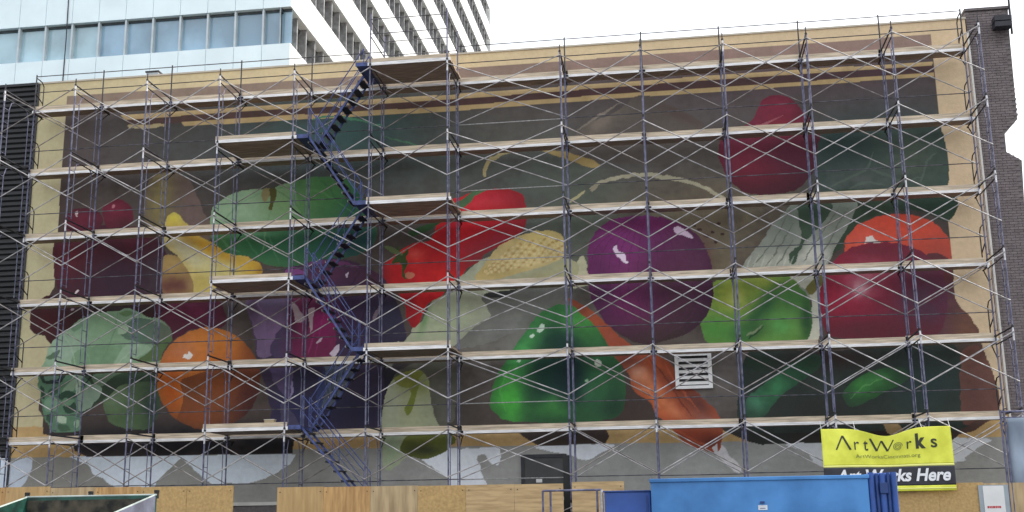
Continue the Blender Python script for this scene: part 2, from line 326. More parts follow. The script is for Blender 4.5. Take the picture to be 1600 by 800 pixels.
    H([(1349, 379), (1354, 371), (1362, 368), (1366, 373), (1374, 376), (1379, 381)], (226, 216, 206), False); B(1460, 430, 40, 14, (120, 56, 50), .9)
    F([(1482, 404), (1494, 470), (1520, 500), (1524, 528), (1440, 530), (1440, 410)], (92, 56, 66), 'painted_plum'); B(1450, 420, 50, 20, (106, 50, 48), .9); B(1510, 510, 24, 30, (112, 76, 62), .9)
    F([(1281, 470), (1286, 440), (1298, 414), (1318, 394), (1344, 382), (1376, 378), (1412, 382), (1444, 396), (1470, 420), (1480, 460), (1476, 500), (1456, 530), (1400, 534), (1330, 530), (1292, 520)], (138, 38, 58), 'painted_red_apple'); B(1320, 450, 50, 60, (166, 36, 62), .8); B(1446, 470, 46, 70, (86, 52, 72), .95); B(1370, 520, 110, 22, (98, 42, 52), .9); B(1350, 440, 30, 22, (190, 92, 110), .8); B(1344, 451, 11, 10, (230, 176, 184), .8); B(1354, 430, 8, 16, (200, 120, 134), .7, 25); B(1370, 392, 50, 12, (118, 44, 58), .8); B(1352, 414, 26, 12, (160, 70, 90), .6)
    # green apple
    F([(1093, 490), (1098, 465), (1112, 444), (1134, 430), (1176, 421), (1212, 424), (1232, 431), (1256, 455), (1268, 483), (1270, 508), (1264, 528), (1250, 536), (1180, 538), (1110, 536), (1097, 520)], (104, 150, 66), 'painted_green_apple'); B(1140, 462, 40, 26, (158, 170, 62), .95); B(1190, 438, 40, 12, (150, 164, 64), .9); B(1118, 515, 26, 16, (82, 156, 66), .9); B(1150, 468, 10, 12, (186, 192, 110), .6); B(1194, 482, 40, 13, (48, 94, 54), .98, -50); B(1178, 516, 24, 10, (54, 92, 50), .9, -20); B(1216, 508, 20, 16, (92, 164, 80), .95); B(1236, 468, 22, 20, (74, 124, 62), .9); B(1262, 496, 10, 34, (44, 84, 48), .9); B(1160, 520, 20, 10, (66, 120, 60), .7)
    H(line([(1168, 525), (1180, 517), (1191, 508)], 3.5), (124, 138, 104)); H(line([(1170, 528), (1182, 520), (1192, 511)], 2), (42, 66, 44))
    # skins behind the onion
    F([(1052, 326), (1140, 330), (1150, 400), (1140, 428), (1100, 424), (1090, 380)], (118, 106, 84), 'painted_garlic'); 
    for x, y in ((1093, 358), (1123, 350), (1113, 363), (1104, 368), (1118, 379), (1086, 352), (1098, 380), (1130, 366)): H(ell(x, y, 3.2, 2.2), (70, 50, 46))
    B(1100, 400, 12, 30, (104, 62, 64), .6)
    # purple onion
    F([(918, 420), (918, 392), (928, 366), (948, 348), (978, 339), (1012, 337), (1044, 342), (1076, 356), (1098, 378), (1110, 408), (1114, 440), (1112, 476), (1098, 500), (1076, 520), (1040, 533), (1008, 537), (982, 530), (952, 510), (930, 480), (920, 450)], (118, 44, 102), 'painted_purple_onion')
    B(970, 380, 54, 54, (142, 52, 124), .85); B(1060, 470, 60, 70, (82, 52, 62), .9); B(1080, 400, 34, 50, (100, 52, 82), .8); B(1000, 528, 70, 24, (84, 66, 56), .9); B(975, 480, 44, 28, (124, 44, 96), .7); B(940, 452, 16, 40, (86, 46, 80), .7); B(1010, 350, 50, 8, (122, 38, 92), .7)
    V(.35)
    for k in range(-6, 7): H(line([(1012 + k * 3, 340), (1012 + k * 13, 385), (1012 + k * 15, 440), (1012 + k * 11, 495), (1012 + k * 3, 532)], 1.3), (96, 40, 84), op=.55)
    H([(958, 388), (964, 384), (966, 392), (974, 396), (978, 402), (975, 412), (970, 404), (962, 401)], (240, 215, 236)); H([(1053, 356), (1060, 354), (1073, 360), (1083, 371), (1080, 373), (1068, 367), (1056, 364)], (216, 188, 210)); H(ell(978, 410, 3, 2), (240, 220, 240))
    # corn, husk and melon rind
    F([(905, 404), (912, 400), (917, 420), (918, 446), (880, 448), (890, 430)], (190, 186, 150), 'painted_corn_husk')
    F([(756, 404), (735, 420), (722, 430), (702, 444), (696, 460), (680, 466), (668, 482), (660, 502), (645, 508), (640, 524), (624, 532), (606, 538), (600, 545), (720, 545), (800, 520), (860, 480), (892, 450), (900, 410), (820, 398)], (172, 176, 148), 'painted_corn_husk'); B(690, 500, 50, 30, (174, 184, 146), .9); B(860, 440, 50, 16, (160, 152, 106), .9); B(880, 420, 30, 30, (176, 172, 128), .8); B(664, 498, 5, 22, (122, 156, 104), .8, 18)
    H([(754, 464), (800, 452), (886, 448), (900, 470), (876, 500), (840, 540), (780, 556), (700, 556), (722, 530), (742, 510), (766, 496), (762, 482)], (112, 112, 104)); B(800, 510, 60, 24, (134, 134, 126), .8, -25); H([(757, 460), (800, 452), (812, 448), (792, 462), (770, 466)], (56, 58, 54)); B(864, 520, 30, 24, (74, 86, 70), .8)
    F([(742, 436), (750, 422), (764, 402), (782, 382), (808, 370), (838, 361), (866, 361), (880, 370), (884, 390), (876, 404), (850, 416), (820, 424), (784, 434), (756, 440)], (202, 178, 116), 'painted_corn'); B(850, 376, 30, 14, (222, 198, 120), .8); B(780, 420, 40, 12, (184, 160, 96), .8); B(820, 410, 50, 10, (220, 200, 140), .6)
    for r in range(8):
        for c in range(20):
            u, v = c / 19., r / 7.; x = 760 + u * 118 + v * 4 - 2; y = 424 - u * 52 - (1 - (2 * u - .9) ** 2) * 20 * (1 - v) + v * (2 + u * 26) + 2
            H(ell(x, y, 2.6, 2.0, 8, -25), (222, 202, 146) if (r + c) % 3 else (184, 146, 84), False, op=.75)
    # tomatoes in the middle
    F([(706, 312), (716, 308), (740, 301), (775, 295), (806, 298), (818, 308), (823, 330), (820, 352), (812, 366), (790, 378), (762, 394), (748, 408), (730, 420), (720, 432), (702, 446), (690, 462), (672, 472), (662, 486), (656, 504), (645, 511), (636, 500), (630, 472), (616, 452), (598, 440), (596, 424), (604, 410), (622, 394), (640, 384), (650, 378), (672, 376), (684, 350), (704, 336)], (220, 34, 40), 'painted_tomato')
    B(770, 310, 40, 12, (228, 46, 66), .8); B(770, 376, 54, 26, (150, 40, 54), .95, -25); B(812, 340, 14, 34, (196, 44, 54), .7); B(640, 402, 30, 14, (226, 60, 48), .6); B(730, 350, 50, 20, (216, 26, 38), .7); B(700, 430, 30, 12, (232, 40, 36), .6); B(745, 405, 26, 8, (138, 50, 54), .8, -30); B(600, 428, 10, 24, (160, 40, 44), .6); B(650, 396, 12, 6, (238, 96, 84), .6); B(755, 320, 30, 8, (240, 90, 96), .5, -8); B(690, 372, 8, 40, (176, 30, 40), .6, 30); B(640, 460, 10, 30, (176, 30, 40), .6); B(735, 335, 44, 12, (200, 26, 40), .6, -20); V(.25)
    F([(700, 322), (720, 312), (740, 300), (762, 298), (742, 306), (732, 318), (715, 326)], (84, 118, 78), 'painted_tomato_stem'); F([(618, 400), (622, 384), (628, 396), (640, 388), (634, 402), (638, 412), (632, 424), (636, 436), (628, 432), (626, 412), (612, 412)], (66, 86, 42), 'painted_tomato_stem'); F([(600, 384), (616, 388), (630, 398), (614, 396)], (104, 120, 74), 'painted_tomato_stem'); F(ell(640, 430, 7, 5), (206, 120, 92), 'painted_tomato_stem'); F([(640, 360), (660, 354), (690, 346), (676, 356), (656, 366), (640, 372)], (50, 84, 46), 'painted_tomato_stem')
    # round cherries and dark grapes, left
    F([(230, 290), (238, 276), (262, 268), (290, 276), (306, 300), (316, 330), (330, 352), (316, 400), (256, 372), (226, 345)], (112, 96, 82), 'painted_squash_neck'); B(250, 320, 18, 60, (142, 128, 76), .9); B(300, 330, 20, 50, (124, 100, 96), .8)
    F([(86, 372), (120, 360), (170, 352), (220, 356), (250, 378), (262, 410), (256, 450), (240, 470), (150, 480), (100, 462), (86, 440)], (72, 36, 48), 'painted_plums'); B(120, 410, 36, 34, (112, 34, 44), .9); B(205, 380, 40, 26, (96, 30, 44), .9); B(180, 440, 60, 40, (64, 40, 56), .9); B(240, 430, 14, 34, (70, 60, 66), .8)
    F([(160, 330), (166, 318), (180, 312), (198, 316), (207, 332), (204, 350), (186, 355), (166, 352)], (108, 36, 54), 'painted_cherry'); B(180, 324, 16, 10, (134, 40, 62), .8); B(196, 350, 14, 8, (84, 36, 46), .8); H(ell(178, 323, 2.6, 2.6), (196, 120, 130))
    F([(100, 344), (106, 332), (124, 326), (150, 328), (160, 340), (158, 354), (130, 362), (104, 360)], (92, 34, 50), 'painted_cherry'); B(130, 344, 18, 10, (118, 34, 56), .8); H([(117, 332), (121, 330), (123, 334), (119, 336), (122, 339), (117, 338)], (214, 190, 190), False)
    F([(116, 458), (122, 452), (125, 454), (118, 460)], (222, 206, 206), 'painted_cherry', False)
    F([(50, 482), (77, 462), (120, 470), (260, 470), (262, 520), (110, 520), (86, 532), (80, 539), (70, 525), (57, 522), (47, 510)], (62, 30, 34), 'painted_plums'); B(70, 500, 24, 22, (84, 32, 38), .8); H(ell(114, 484, 3, 2.4), (200, 176, 186)); B(180, 482, 60, 8, (48, 40, 40), .7)
    F([(248, 470), (330, 465), (352, 490), (346, 512), (300, 514), (262, 530)], (86, 34, 52), 'painted_plums'); B(300, 484, 26, 14, (116, 36, 70), .8)
    # yellow squash
    F([(257, 399), (275, 400), (291, 414), (304, 436), (306, 450), (300, 458), (256, 458), (252, 430)], (162, 130, 78), 'painted_pear'); B(268, 412, 16, 14, (182, 150, 88), .8); B(272, 446, 26, 10, (104, 52, 54), .95); B(298, 446, 8, 12, (176, 144, 92), .7)
    F([(258, 347), (262, 337), (271, 331), (280, 336), (287, 344), (294, 354), (308, 366), (330, 379), (357, 395), (385, 402), (404, 411), (411, 423), (404, 432), (380, 438), (350, 444), (329, 456), (304, 458), (301, 440), (289, 415), (275, 398), (262, 388), (256, 376)], (208, 184, 104), 'painted_yellow_squash')
    B(271, 342, 15, 12, (222, 204, 74), .95); B(330, 388, 56, 9, (212, 160, 46), .95, 27); B(290, 372, 16, 7, (176, 134, 54), .8, 25); B(285, 388, 34, 9, (200, 188, 148), .95, 40); B(320, 415, 34, 11, (212, 204, 158), .9, 30); B(392, 418, 22, 14, (214, 166, 50), .9); B(350, 424, 30, 12, (222, 206, 124), .8, 10); B(318, 445, 14, 16, (206, 184, 92), .8); B(407, 424, 6, 10, (184, 136, 44), .8)
    # green patty-pan squash
    F([(329, 371), (330, 333), (338, 319), (357, 305), (382, 298), (412, 295), (432, 292), (454, 286), (481, 279), (509, 276), (534, 278), (552, 288), (566, 308), (578, 330), (588, 352), (586, 376), (566, 396), (536, 404), (495, 410), (454, 418), (437, 416), (412, 411), (390, 402), (363, 398), (340, 386)], (74, 128, 78), 'painted_green_squash')
    H([(326, 376), (326, 330), (357, 300), (412, 292), (454, 283), (462, 300), (468, 322), (466, 346), (440, 352), (390, 356), (350, 362)], (142, 176, 134)); B(372, 330, 44, 26, (160, 190, 150), .8); B(440, 318, 24, 26, (130, 166, 110), .9); B(478, 312, 18, 30, (104, 150, 90), .9); B(520, 304, 34, 26, (72, 126, 68), .9); B(556, 330, 20, 44, (40, 90, 62), .95)
    B(410, 384, 80, 22, (50, 108, 66), 1); B(350, 378, 22, 14, (66, 118, 66), .9); B(500, 385, 50, 26, (42, 96, 72), .95); B(556, 378, 34, 28, (36, 74, 74), .95); B(395, 366, 30, 5, (96, 150, 104), .7)
    for q, c_ in (([(345, 372), (356, 384), (374, 394)], (92, 146, 96)), ([(380, 366), (392, 384), (404, 402)], (76, 134, 84)), ([(420, 366), (426, 386), (436, 410)], (82, 138, 92)), ([(460, 364), (462, 386), (456, 412)], (66, 120, 84)), ([(434, 298), (470, 330), (480, 400)], (88, 136, 82)), ([(440, 294), (500, 300), (548, 330)], (92, 146, 84)), ([(424, 322), (418, 350), (410, 390)], (118, 158, 112)), ([(410, 300), (374, 320), (344, 352)], (126, 164, 120)), ([(500, 280), (530, 320), (540, 390)], (54, 106, 66))): H(line(q, 3.4), c_, op=.55)
    F([(409, 297), (416, 293), (424, 295), (422, 306), (416, 315), (410, 310)], (150, 138, 90), 'painted_squash_stem'); F([(422, 294), (430, 294), (432, 306), (427, 318), (424, 328), (419, 326), (424, 312)], (92, 88, 40), 'painted_squash_stem')
    # purple cabbage group
    F([(384, 478), (386, 466), (400, 462), (436, 452), (444, 424), (458, 416), (486, 409), (510, 405), (538, 406), (566, 414), (596, 432), (611, 456), (622, 478), (630, 505), (634, 530), (606, 540), (596, 560), (600, 600), (600, 668), (440, 668), (424, 640), (414, 600), (402, 560), (394, 510)], (64, 52, 74), 'painted_red_cabbage')
    B(520, 430, 60, 20, (92, 48, 78), .95); B(575, 440, 30, 24, (88, 46, 66), .9); B(555, 490, 34, 44, (66, 46, 78), .95); B(605, 505, 24, 36, (54, 52, 74), .95); B(540, 640, 60, 30, (40, 38, 62), .9); B(470, 640, 40, 26, (48, 48, 88), .9); B(480, 580, 26, 30, (44, 42, 66), .9)
    H([(384, 480), (387, 464), (420, 460), (452, 460), (450, 490), (446, 508), (430, 526), (424, 556), (404, 556), (399, 526), (391, 496)], (118, 98, 130)); B(418, 516, 20, 24, (140, 106, 150), .9); B(420, 472, 30, 10, (100, 84, 112), .8); B(394, 480, 8, 20, (78, 54, 76), .7)
    H([(430, 526), (448, 506), (456, 530), (462, 556), (424, 556)], (80, 66, 98)); H(line([(402, 470), (412, 500), (416, 548)], 2.5), (142, 112, 156), op=.6)
    H([(454, 468), (480, 462), (506, 470), (520, 488), (524, 512), (516, 556), (464, 560), (455, 530), (449, 500)], (122, 44, 80)); B(503, 505, 22, 26, (156, 38, 104), .9); B(476, 540, 22, 16, (128, 40, 84), .8); B(458, 500, 8, 30, (92, 38, 70), .8); B(500, 476, 20, 8, (92, 40, 72), .8)
    H(line([(478, 468), (480, 500), (474, 552)], 3), (82, 34, 66)); H(line([(510, 470), (504, 500), (494, 552)], 2.5), (176, 60, 128), op=.5); H(line([(492, 520), (486, 536), (482, 552)], 3), (172, 60, 120), op=.6)
    H([(456, 473), (462, 474), (470, 486), (475, 500), (466, 504), (459, 494)], (182, 160, 166)); H([(482, 485), (491, 481), (489, 500), (485, 520), (482, 502)], (186, 162, 168)); H([(494, 536), (500, 528), (504, 526), (500, 534)], (216, 190, 206)); H([(516, 552), (522, 542), (530, 538), (528, 548), (522, 556)], (214, 196, 212)); H([(582, 496), (592, 478), (596, 460), (594, 482), (586, 500)], (130, 112, 124))
    H([(446, 424), (458, 417), (470, 421), (476, 428), (462, 428), (452, 436)], (136, 70, 134)); H(line([(474, 420), (488, 411), (510, 409), (540, 412), (560, 418)], 5), (124, 60, 112), op=.8); H([(540, 430), (546, 423), (543, 436)], (214, 196, 214), False)
    H([(420, 570), (440, 564), (455, 568), (458, 596), (453, 626), (444, 618), (436, 610), (426, 592)], (88, 72, 108)); H(line([(457, 596), (456, 610), (452, 622)], 4), (140, 128, 168)); H([(440, 628), (452, 640), (468, 664), (446, 668), (438, 650)], (76, 70, 98))
    H([(503, 566), (520, 560), (540, 563), (552, 574), (545, 596), (531, 618), (510, 640), (500, 628), (498, 600), (508, 580)], (88, 96, 112)); H([(497, 596), (506, 580), (508, 610), (502, 640), (494, 640)], (56, 64, 108))
    for k in range(5): H(line([(506 + k * 8, 572), (502 + k * 8, 600), (510 + k * 5, 626)], 2), (52, 60, 88), op=.8)
    for q in ([(560, 430), (540, 460), (532, 520)], [(590, 450), (568, 490), (560, 530)]): H(line(q, 3), (54, 34, 62), op=.6)
    # white turnip and its leaves
    F([(612, 592), (640, 570), (668, 566), (700, 566), (716, 590), (712, 640), (700, 664), (640, 668), (600, 660)], (92, 90, 76), 'painted_turnip'); B(690, 620, 26, 40, (104, 102, 92), .8)
    F([(608, 600), (626, 584), (652, 578), (668, 590), (672, 620), (680, 650), (690, 672), (700, 690), (694, 708), (660, 716), (640, 712), (620, 728), (602, 736), (596, 700), (598, 640)], (166, 172, 138), 'painted_turnip'); B(615, 640, 14, 40, (184, 188, 160), .9); B(650, 600, 22, 16, (140, 150, 70), .8); B(640, 640, 16, 30, (176, 180, 136), .8); B(612, 700, 14, 30, (158, 176, 140), .9); H([(640, 604), (652, 590), (654, 606), (640, 648), (632, 640), (642, 620)], (128, 138, 54)); H([(616, 578), (640, 572), (664, 580), (656, 590), (640, 604), (620, 600)], (132, 136, 50), op=.8)
    F([(632, 686), (650, 676), (690, 672), (712, 684), (700, 700), (694, 708), (664, 718), (640, 712), (624, 704)], (106, 114, 48), 'painted_turnip_leaf'); B(660, 704, 26, 8, (60, 66, 40), .9); B(660, 682, 26, 6, (124, 128, 60), .8)
    F(ell(605, 568, 8, 7), (120, 120, 106), 'painted_turnip_leaf')
    F(ell(605, 562, 10, 4), (140, 138, 120), 'painted_turnip_leaf')
    # green pepper
    F([(768, 640), (768, 616), (778, 584), (796, 556), (808, 536), (824, 514), (842, 492), (862, 480), (884, 476), (914, 482), (938, 498), (950, 520), (958, 548), (970, 572), (978, 604), (974, 636), (958, 654), (900, 662), (840, 660), (792, 656)], (58, 112, 60), 'painted_green_pepper')
    B(800, 610, 26, 40, (74, 176, 66), .95); B(870, 590, 54, 50, (28, 56, 54), .95); B(890, 494, 40, 14, (64, 142, 68), .9); B(842, 520, 20, 40, (62, 128, 72), .9, 35); B(930, 540, 30, 40, (44, 92, 54), .9); B(940, 620, 30, 34, (44, 84, 58), .9); B(870, 645, 50, 14, (46, 92, 54), .9); B(860, 626, 16, 12, (78, 156, 76), .8); B(915, 520, 24, 20, (70, 146, 66), .7); B(874, 530, 26, 12, (34, 74, 64), .7); B(800, 566, 20, 16, (60, 136, 76), .8); B(920, 610, 14, 20, (70, 130, 84), .6)
    B(818, 548, 12, 50, (74, 168, 84), .8, 28); B(794, 622, 18, 34, (78, 186, 66), .8); B(856, 570, 16, 60, (24, 62, 48), .8, 12); B(938, 600, 16, 60, (54, 110, 66), .8, -8); B(892, 580, 18, 50, (20, 44, 48), .8); B(905, 500, 26, 18, (78, 160, 70), .8, 20); B(960, 640, 20, 20, (34, 64, 46), .8); B(862, 640, 30, 10, (70, 150, 66), .6)
    H([(838, 515), (846, 505), (852, 508), (848, 516), (842, 520)], (206, 230, 206)); H(ell(831, 525, 4.5, 3), (214, 236, 210)); H([(807, 566), (810, 558), (817, 557), (812, 568)], (196, 222, 190), False); H(ell(934, 567, 6, 5), (196, 206, 184)); H(line([(790, 640), (782, 610), (796, 576)], 4), (96, 190, 84), op=.5); H(ell(918, 596, 3, 2.4), (150, 190, 150))
    # carrot
    F([(888, 468), (905, 474), (924, 485), (947, 505), (975, 532), (1008, 546), (1044, 564), (1070, 597), (1100, 623), (1125, 652), (1128, 690), (1120, 706), (1095, 702), (1070, 692), (1045, 664), (1027, 649), (1014, 628), (989, 608), (984, 588), (964, 562), (946, 532), (928, 507), (905, 488)], (176, 82, 50), 'painted_carrot')
    B(998, 584, 13, 9, (232, 176, 148), .95, 40); B(1014, 600, 22, 10, (226, 140, 96), .9, 50); B(1030, 630, 30, 11, (212, 110, 60), .95, 48); B(1056, 645, 26, 8, (220, 130, 84), .9, 45); B(1050, 590, 40, 11, (128, 62, 44), .95, 48); B(1090, 630, 26, 12, (112, 60, 50), .95, 45); B(1030, 570, 30, 8, (190, 88, 50), .9, 35); B(960, 535, 26, 12, (168, 80, 58), .9, 45); B(980, 560, 16, 12, (120, 64, 54), .8); B(905, 482, 16, 8, (142, 72, 50), .8, 35); B(1080, 680, 36, 16, (162, 70, 46), .95, 30); B(1110, 690, 14, 10, (112, 50, 40), .9); B(1100, 655, 20, 8, (150, 100, 90), .7, 20)
    H(line([(1016, 562), (1040, 590), (1064, 628), (1080, 648)], 3), (118, 54, 40), op=.8); H(line([(988, 604), (1012, 612), (1030, 636)], 3), (232, 150, 110), op=.6); H(line([(1040, 570), (1062, 604), (1090, 640)], 3), (196, 92, 56), op=.7); H(line([(1040, 662), (1070, 680), (1108, 700)], 3), (196, 96, 64), op=.6)
    F([(1112, 700), (1121, 692), (1122, 708), (1130, 706), (1134, 720), (1120, 712)], (200, 196, 196), 'white_root', False)
    # cucumbers and greens, lower right
    F([(1160, 668), (1156, 600), (1166, 556), (1200, 544), (1290, 548), (1460, 536), (1500, 552), (1508, 600), (1508, 668), (1400, 672), (1250, 676)], (50, 60, 54), 'painted_greens'); B(1190, 566, 30, 12, (44, 66, 50), .9); B(1300, 560, 60, 14, (60, 46, 44), .9); B(1440, 600, 50, 40, (44, 60, 58), .95); B(1280, 640, 60, 20, (46, 48, 44), .9); B(1240, 660, 60, 12, (44, 52, 46), .8)
    F([(1164, 644), (1168, 622), (1190, 602), (1214, 585), (1238, 566), (1262, 556), (1284, 556), (1282, 572), (1262, 588), (1236, 606), (1216, 624), (1196, 648), (1178, 656)], (44, 88, 60), 'painted_cucumber'); B(1180, 630, 18, 14, (84, 160, 116), .95, -40); B(1210, 606, 20, 12, (62, 130, 82), .9, -40); B(1264, 570, 20, 14, (42, 76, 50), .9); V(.6, (46, 62, 54), .4)
    F([(1318, 612), (1330, 598), (1358, 582), (1388, 574), (1414, 578), (1420, 592), (1400, 604), (1376, 616), (1350, 630), (1330, 636), (1320, 628)], (48, 96, 52), 'painted_cucumber'); B(1342, 606, 18, 14, (62, 136, 62), .95); B(1370, 592, 22, 9, (70, 138, 70), .8, -15); B(1410, 586, 14, 12, (44, 84, 52), .9); V(.6, (44, 60, 52), .35)
    H(line([(1330, 620), (1350, 604), (1384, 590)], 2.5), (112, 176, 100), op=.5)
    F([(1502, 556), (1528, 540), (1544, 566), (1557, 600), (1561, 640), (1530, 656), (1504, 656)], (112, 74, 64), 'painted_brown_gourd'); B(1520, 620, 20, 30, (98, 64, 58), .8)
    F([(1378, 659), (1402, 659), (1414, 676), (1396, 686), (1386, 672)], (160, 132, 92), 'bare_stripe', False)
    # green cabbage, lower left
    F([(160, 628), (170, 612), (184, 604), (208, 598), (248, 590), (250, 640), (234, 668), (202, 670), (174, 660), (163, 642)], (88, 112, 74), 'painted_green_cabbage'); B(180, 620, 16, 20, (116, 140, 104), .9); B(236, 640, 18, 34, (46, 62, 54), .95); B(205, 655, 26, 12, (74, 98, 62), .8)
    F([(59, 596), (61, 580), (73, 559), (74, 548), (80, 537), (97, 520), (108, 514), (116, 506), (124, 500), (131, 496), (145, 488), (165, 487), (184, 486), (192, 483), (203, 482), (217, 487), (233, 496), (250, 499), (264, 511), (268, 529), (261, 540), (251, 560), (248, 592), (216, 598), (186, 604), (166, 622), (150, 632), (132, 644), (125, 656), (125, 672), (84, 675), (76, 664), (68, 649), (64, 622)], (136, 168, 132), 'painted_green_cabbage')
    B(100, 545, 26, 30, (156, 182, 156), .9); B(170, 510, 34, 20, (132, 168, 126), .8)
    H([(189, 518), (206, 500), (222, 496), (262, 510), (270, 530), (248, 540), (210, 533), (194, 527)], (92, 118, 98)); B(256, 524, 14, 16, (104, 106, 86), .8); H([(248, 534), (268, 528), (256, 560), (214, 566), (230, 552)], (92, 116, 70)); H([(196, 541), (214, 538), (227, 539), (234, 547), (208, 562), (180, 570), (187, 553)], (152, 182, 148)); H([(120, 548), (150, 540), (190, 540), (180, 560), (172, 572), (116, 574)], (118, 154, 116), op=.8); H([(184, 514), (194, 508), (202, 512), (196, 520), (186, 522)], (158, 184, 150))
    H([(58, 578), (130, 576), (250, 572), (250, 592), (216, 598), (186, 604), (166, 622), (132, 644), (125, 674), (80, 676), (64, 650), (56, 600)], (92, 130, 100)); H([(124, 580), (180, 574), (250, 572), (250, 594), (214, 599), (184, 605), (164, 626), (130, 648), (124, 640), (146, 616), (140, 596)], (56, 72, 54)); B(200, 588, 40, 10, (62, 84, 60), .8)
    H([(143, 588), (160, 584), (176, 580), (190, 582), (172, 592), (158, 604), (148, 600)], (100, 124, 96)); H([(97, 612), (108, 598), (118, 584), (134, 582), (128, 592), (120, 604), (106, 616)], (136, 164, 134)); H([(146, 600), (160, 608), (152, 624), (139, 638), (124, 642), (121, 622), (132, 606)], (134, 158, 134)); H([(60, 584), (66, 582), (100, 583), (98, 592), (92, 599), (68, 598), (62, 592)], (44, 62, 52)); H([(70, 587), (92, 587), (88, 594), (72, 594)], (96, 128, 104))
    for c_, q in (((50, 80, 62), [(90, 619), (100, 612), (110, 610), (121, 618), (108, 624), (96, 625)]), ((46, 74, 58), [(64, 602), (70, 608), (70, 624), (64, 618)]), ((60, 92, 70), [(76, 610), (88, 604), (90, 614), (80, 618)]), ((116, 152, 122), [(70, 626), (84, 620), (92, 636), (80, 644), (70, 640)]), ((50, 78, 60), [(98, 634), (114, 630), (120, 642), (106, 646)]), ((108, 146, 112), [(100, 622), (116, 626), (108, 634), (98, 632)]), ((176, 196, 168), [(88, 651), (96, 649), (104, 652), (103, 660), (92, 660)]), ((142, 172, 140), [(115, 658), (122, 656), (124, 667), (117, 668)]), ((70, 100, 76), [(92, 664), (104, 664), (110, 672), (94, 673)]), ((60, 88, 66), [(73, 650), (82, 648), (84, 660), (76, 660)]),
               ((90, 118, 90), [(74, 558), (92, 546), (88, 556), (78, 562)]), ((112, 148, 114), [(110, 512), (126, 502), (130, 508), (118, 518)]), ((106, 140, 92), [(186, 488), (206, 486), (212, 490), (194, 494)]), ((168, 192, 160), [(120, 600), (126, 594), (124, 612), (118, 616)])): H(q, c_)
    H(line([(100, 524), (112, 545), (118, 572)], 2.5), (170, 194, 166), op=.6); H(line([(184, 490), (176, 525), (158, 566)], 2.5), (106, 144, 108), op=.6); H(line([(140, 492), (132, 530), (140, 566)], 2), (160, 186, 152), op=.5); H(line([(215, 540), (200, 552), (186, 568)], 2), (176, 198, 168), op=.6)
    # orange
    F(ell(326, 592, 81, 80), (204, 114, 44), 'painted_orange'); B(280, 548, 30, 16, (204, 126, 82), .9, -25); B(340, 530, 40, 14, (214, 126, 44), .8); B(266, 610, 16, 40, (196, 90, 26), .9); H([(283, 596), (300, 588), (340, 576), (410, 566), (412, 640), (380, 680), (300, 676), (276, 664), (282, 640), (286, 620)], (124, 68, 42), op=.85); B(396, 620, 26, 50, (92, 44, 40), .95); B(300, 655, 30, 14, (156, 80, 38), .8); B(340, 600, 30, 14, (146, 76, 34), .6); B(398, 560, 14, 30, (166, 84, 44), .8); V(.3)
    H([(284, 560), (288, 552), (293, 554), (296, 549), (301, 555), (297, 561)], (236, 228, 218), False)
    g = col.mean(1, keepdims=True); col[:] = g + (col - g) * .9; np.clip(col, .01, 1, out=col)
    return col.reshape(*sh, 3), ids.reshape(sh), names

# ---------------------------------------------------------------- the painted wall
def wallpx(X, Z):
    """photograph pixel of a point of the wall plane"""
    RT = np.array(RM.transposed())
    d = np.stack([X - CAM.x, np.full_like(X, YW - CAM.y), Z - CAM.z], -1) @ RT.T
    return 800 + FPX * d[..., 0] / -d[..., 2], 400 - FPX * d[..., 1] / -d[..., 2]
NX, NZ = 1180, 560
gx = np.linspace(XW0, XW1, NX); gz = np.linspace(at(400, 790, YW).z, ZT, NZ)
GX, GZ = np.meshgrid(gx, gz)
PX, PY = wallpx(GX, GZ)
COL, IDS, NAMES = paint_mural(PX, PY)
wall = thing('painted_building', 'tan stucco building whose whole front is a painted still life of fruit and vegetables', 'building', (13, YW, 0))
wall.location = (0, 0, 0)
fid = IDS[:-1, :-1]
lc = np.where(COL <= .04045, COL / 12.92, ((COL + .055) / 1.055) ** 2.4)
for k, nm in enumerate(NAMES):
    jj, ii = np.nonzero(fid == k)
    if len(jj) < 12: continue
    q = np.stack([jj * NX + ii, jj * NX + ii + 1, (jj + 1) * NX + ii + 1, (jj + 1) * NX + ii], -1).reshape(-1)
    u, inv = np.unique(q, return_inverse=True)
    me = bpy.data.meshes.new(nm)
    co = np.stack([GX.reshape(-1)[u], np.full(len(u), YW), GZ.reshape(-1)[u]], -1).astype(np.float32)
    me.vertices.add(len(u)); me.vertices.foreach_set('co', co.reshape(-1))
    me.loops.add(len(q)); me.loops.foreach_set('vertex_index', inv.reshape(-1).astype(np.int32))
    me.polygons.add(len(jj)); me.polygons.foreach_set('loop_start', np.arange(0, len(q), 4, dtype=np.int32))
    me.polygons.foreach_set('loop_total', np.full(len(jj), 4, dtype=np.int32))
    a = me.attributes.new('paint', 'FLOAT_COLOR', 'POINT')
    cc = np.concatenate([lc.reshape(-1, 3)[u], np.ones((len(u), 1))], 1).astype(np.float32); a.data.foreach_set('color', cc.reshape(-1))
    me.update(calc_edges=True); me.materials.append(mp_)
    link(nm, me, wall)
D_ = 14
m = MB(); m.box((XW0, YW + .05, 0), (XW1, YW + D_, ZT - .02), 'stucco_side'); m.obj('wall', wall)
m = MB(); m.box((XW0 - .02, YW - .03, ZT), (XW1 + .02, YW + .35, ZT + .05), 'coping_tan'); m.obj('roof_coping', wall)
zb = at(400, 790, YW).z
m = MB(); m.box((XW0, YW - .12, 0), (XW1, YW + .05, zb), 'mortar'); m.box((XW0, YW - .16, zb), (XW1, YW + .05, zb + .09), 'coping_metal'); m.obj('wall_base', wall)
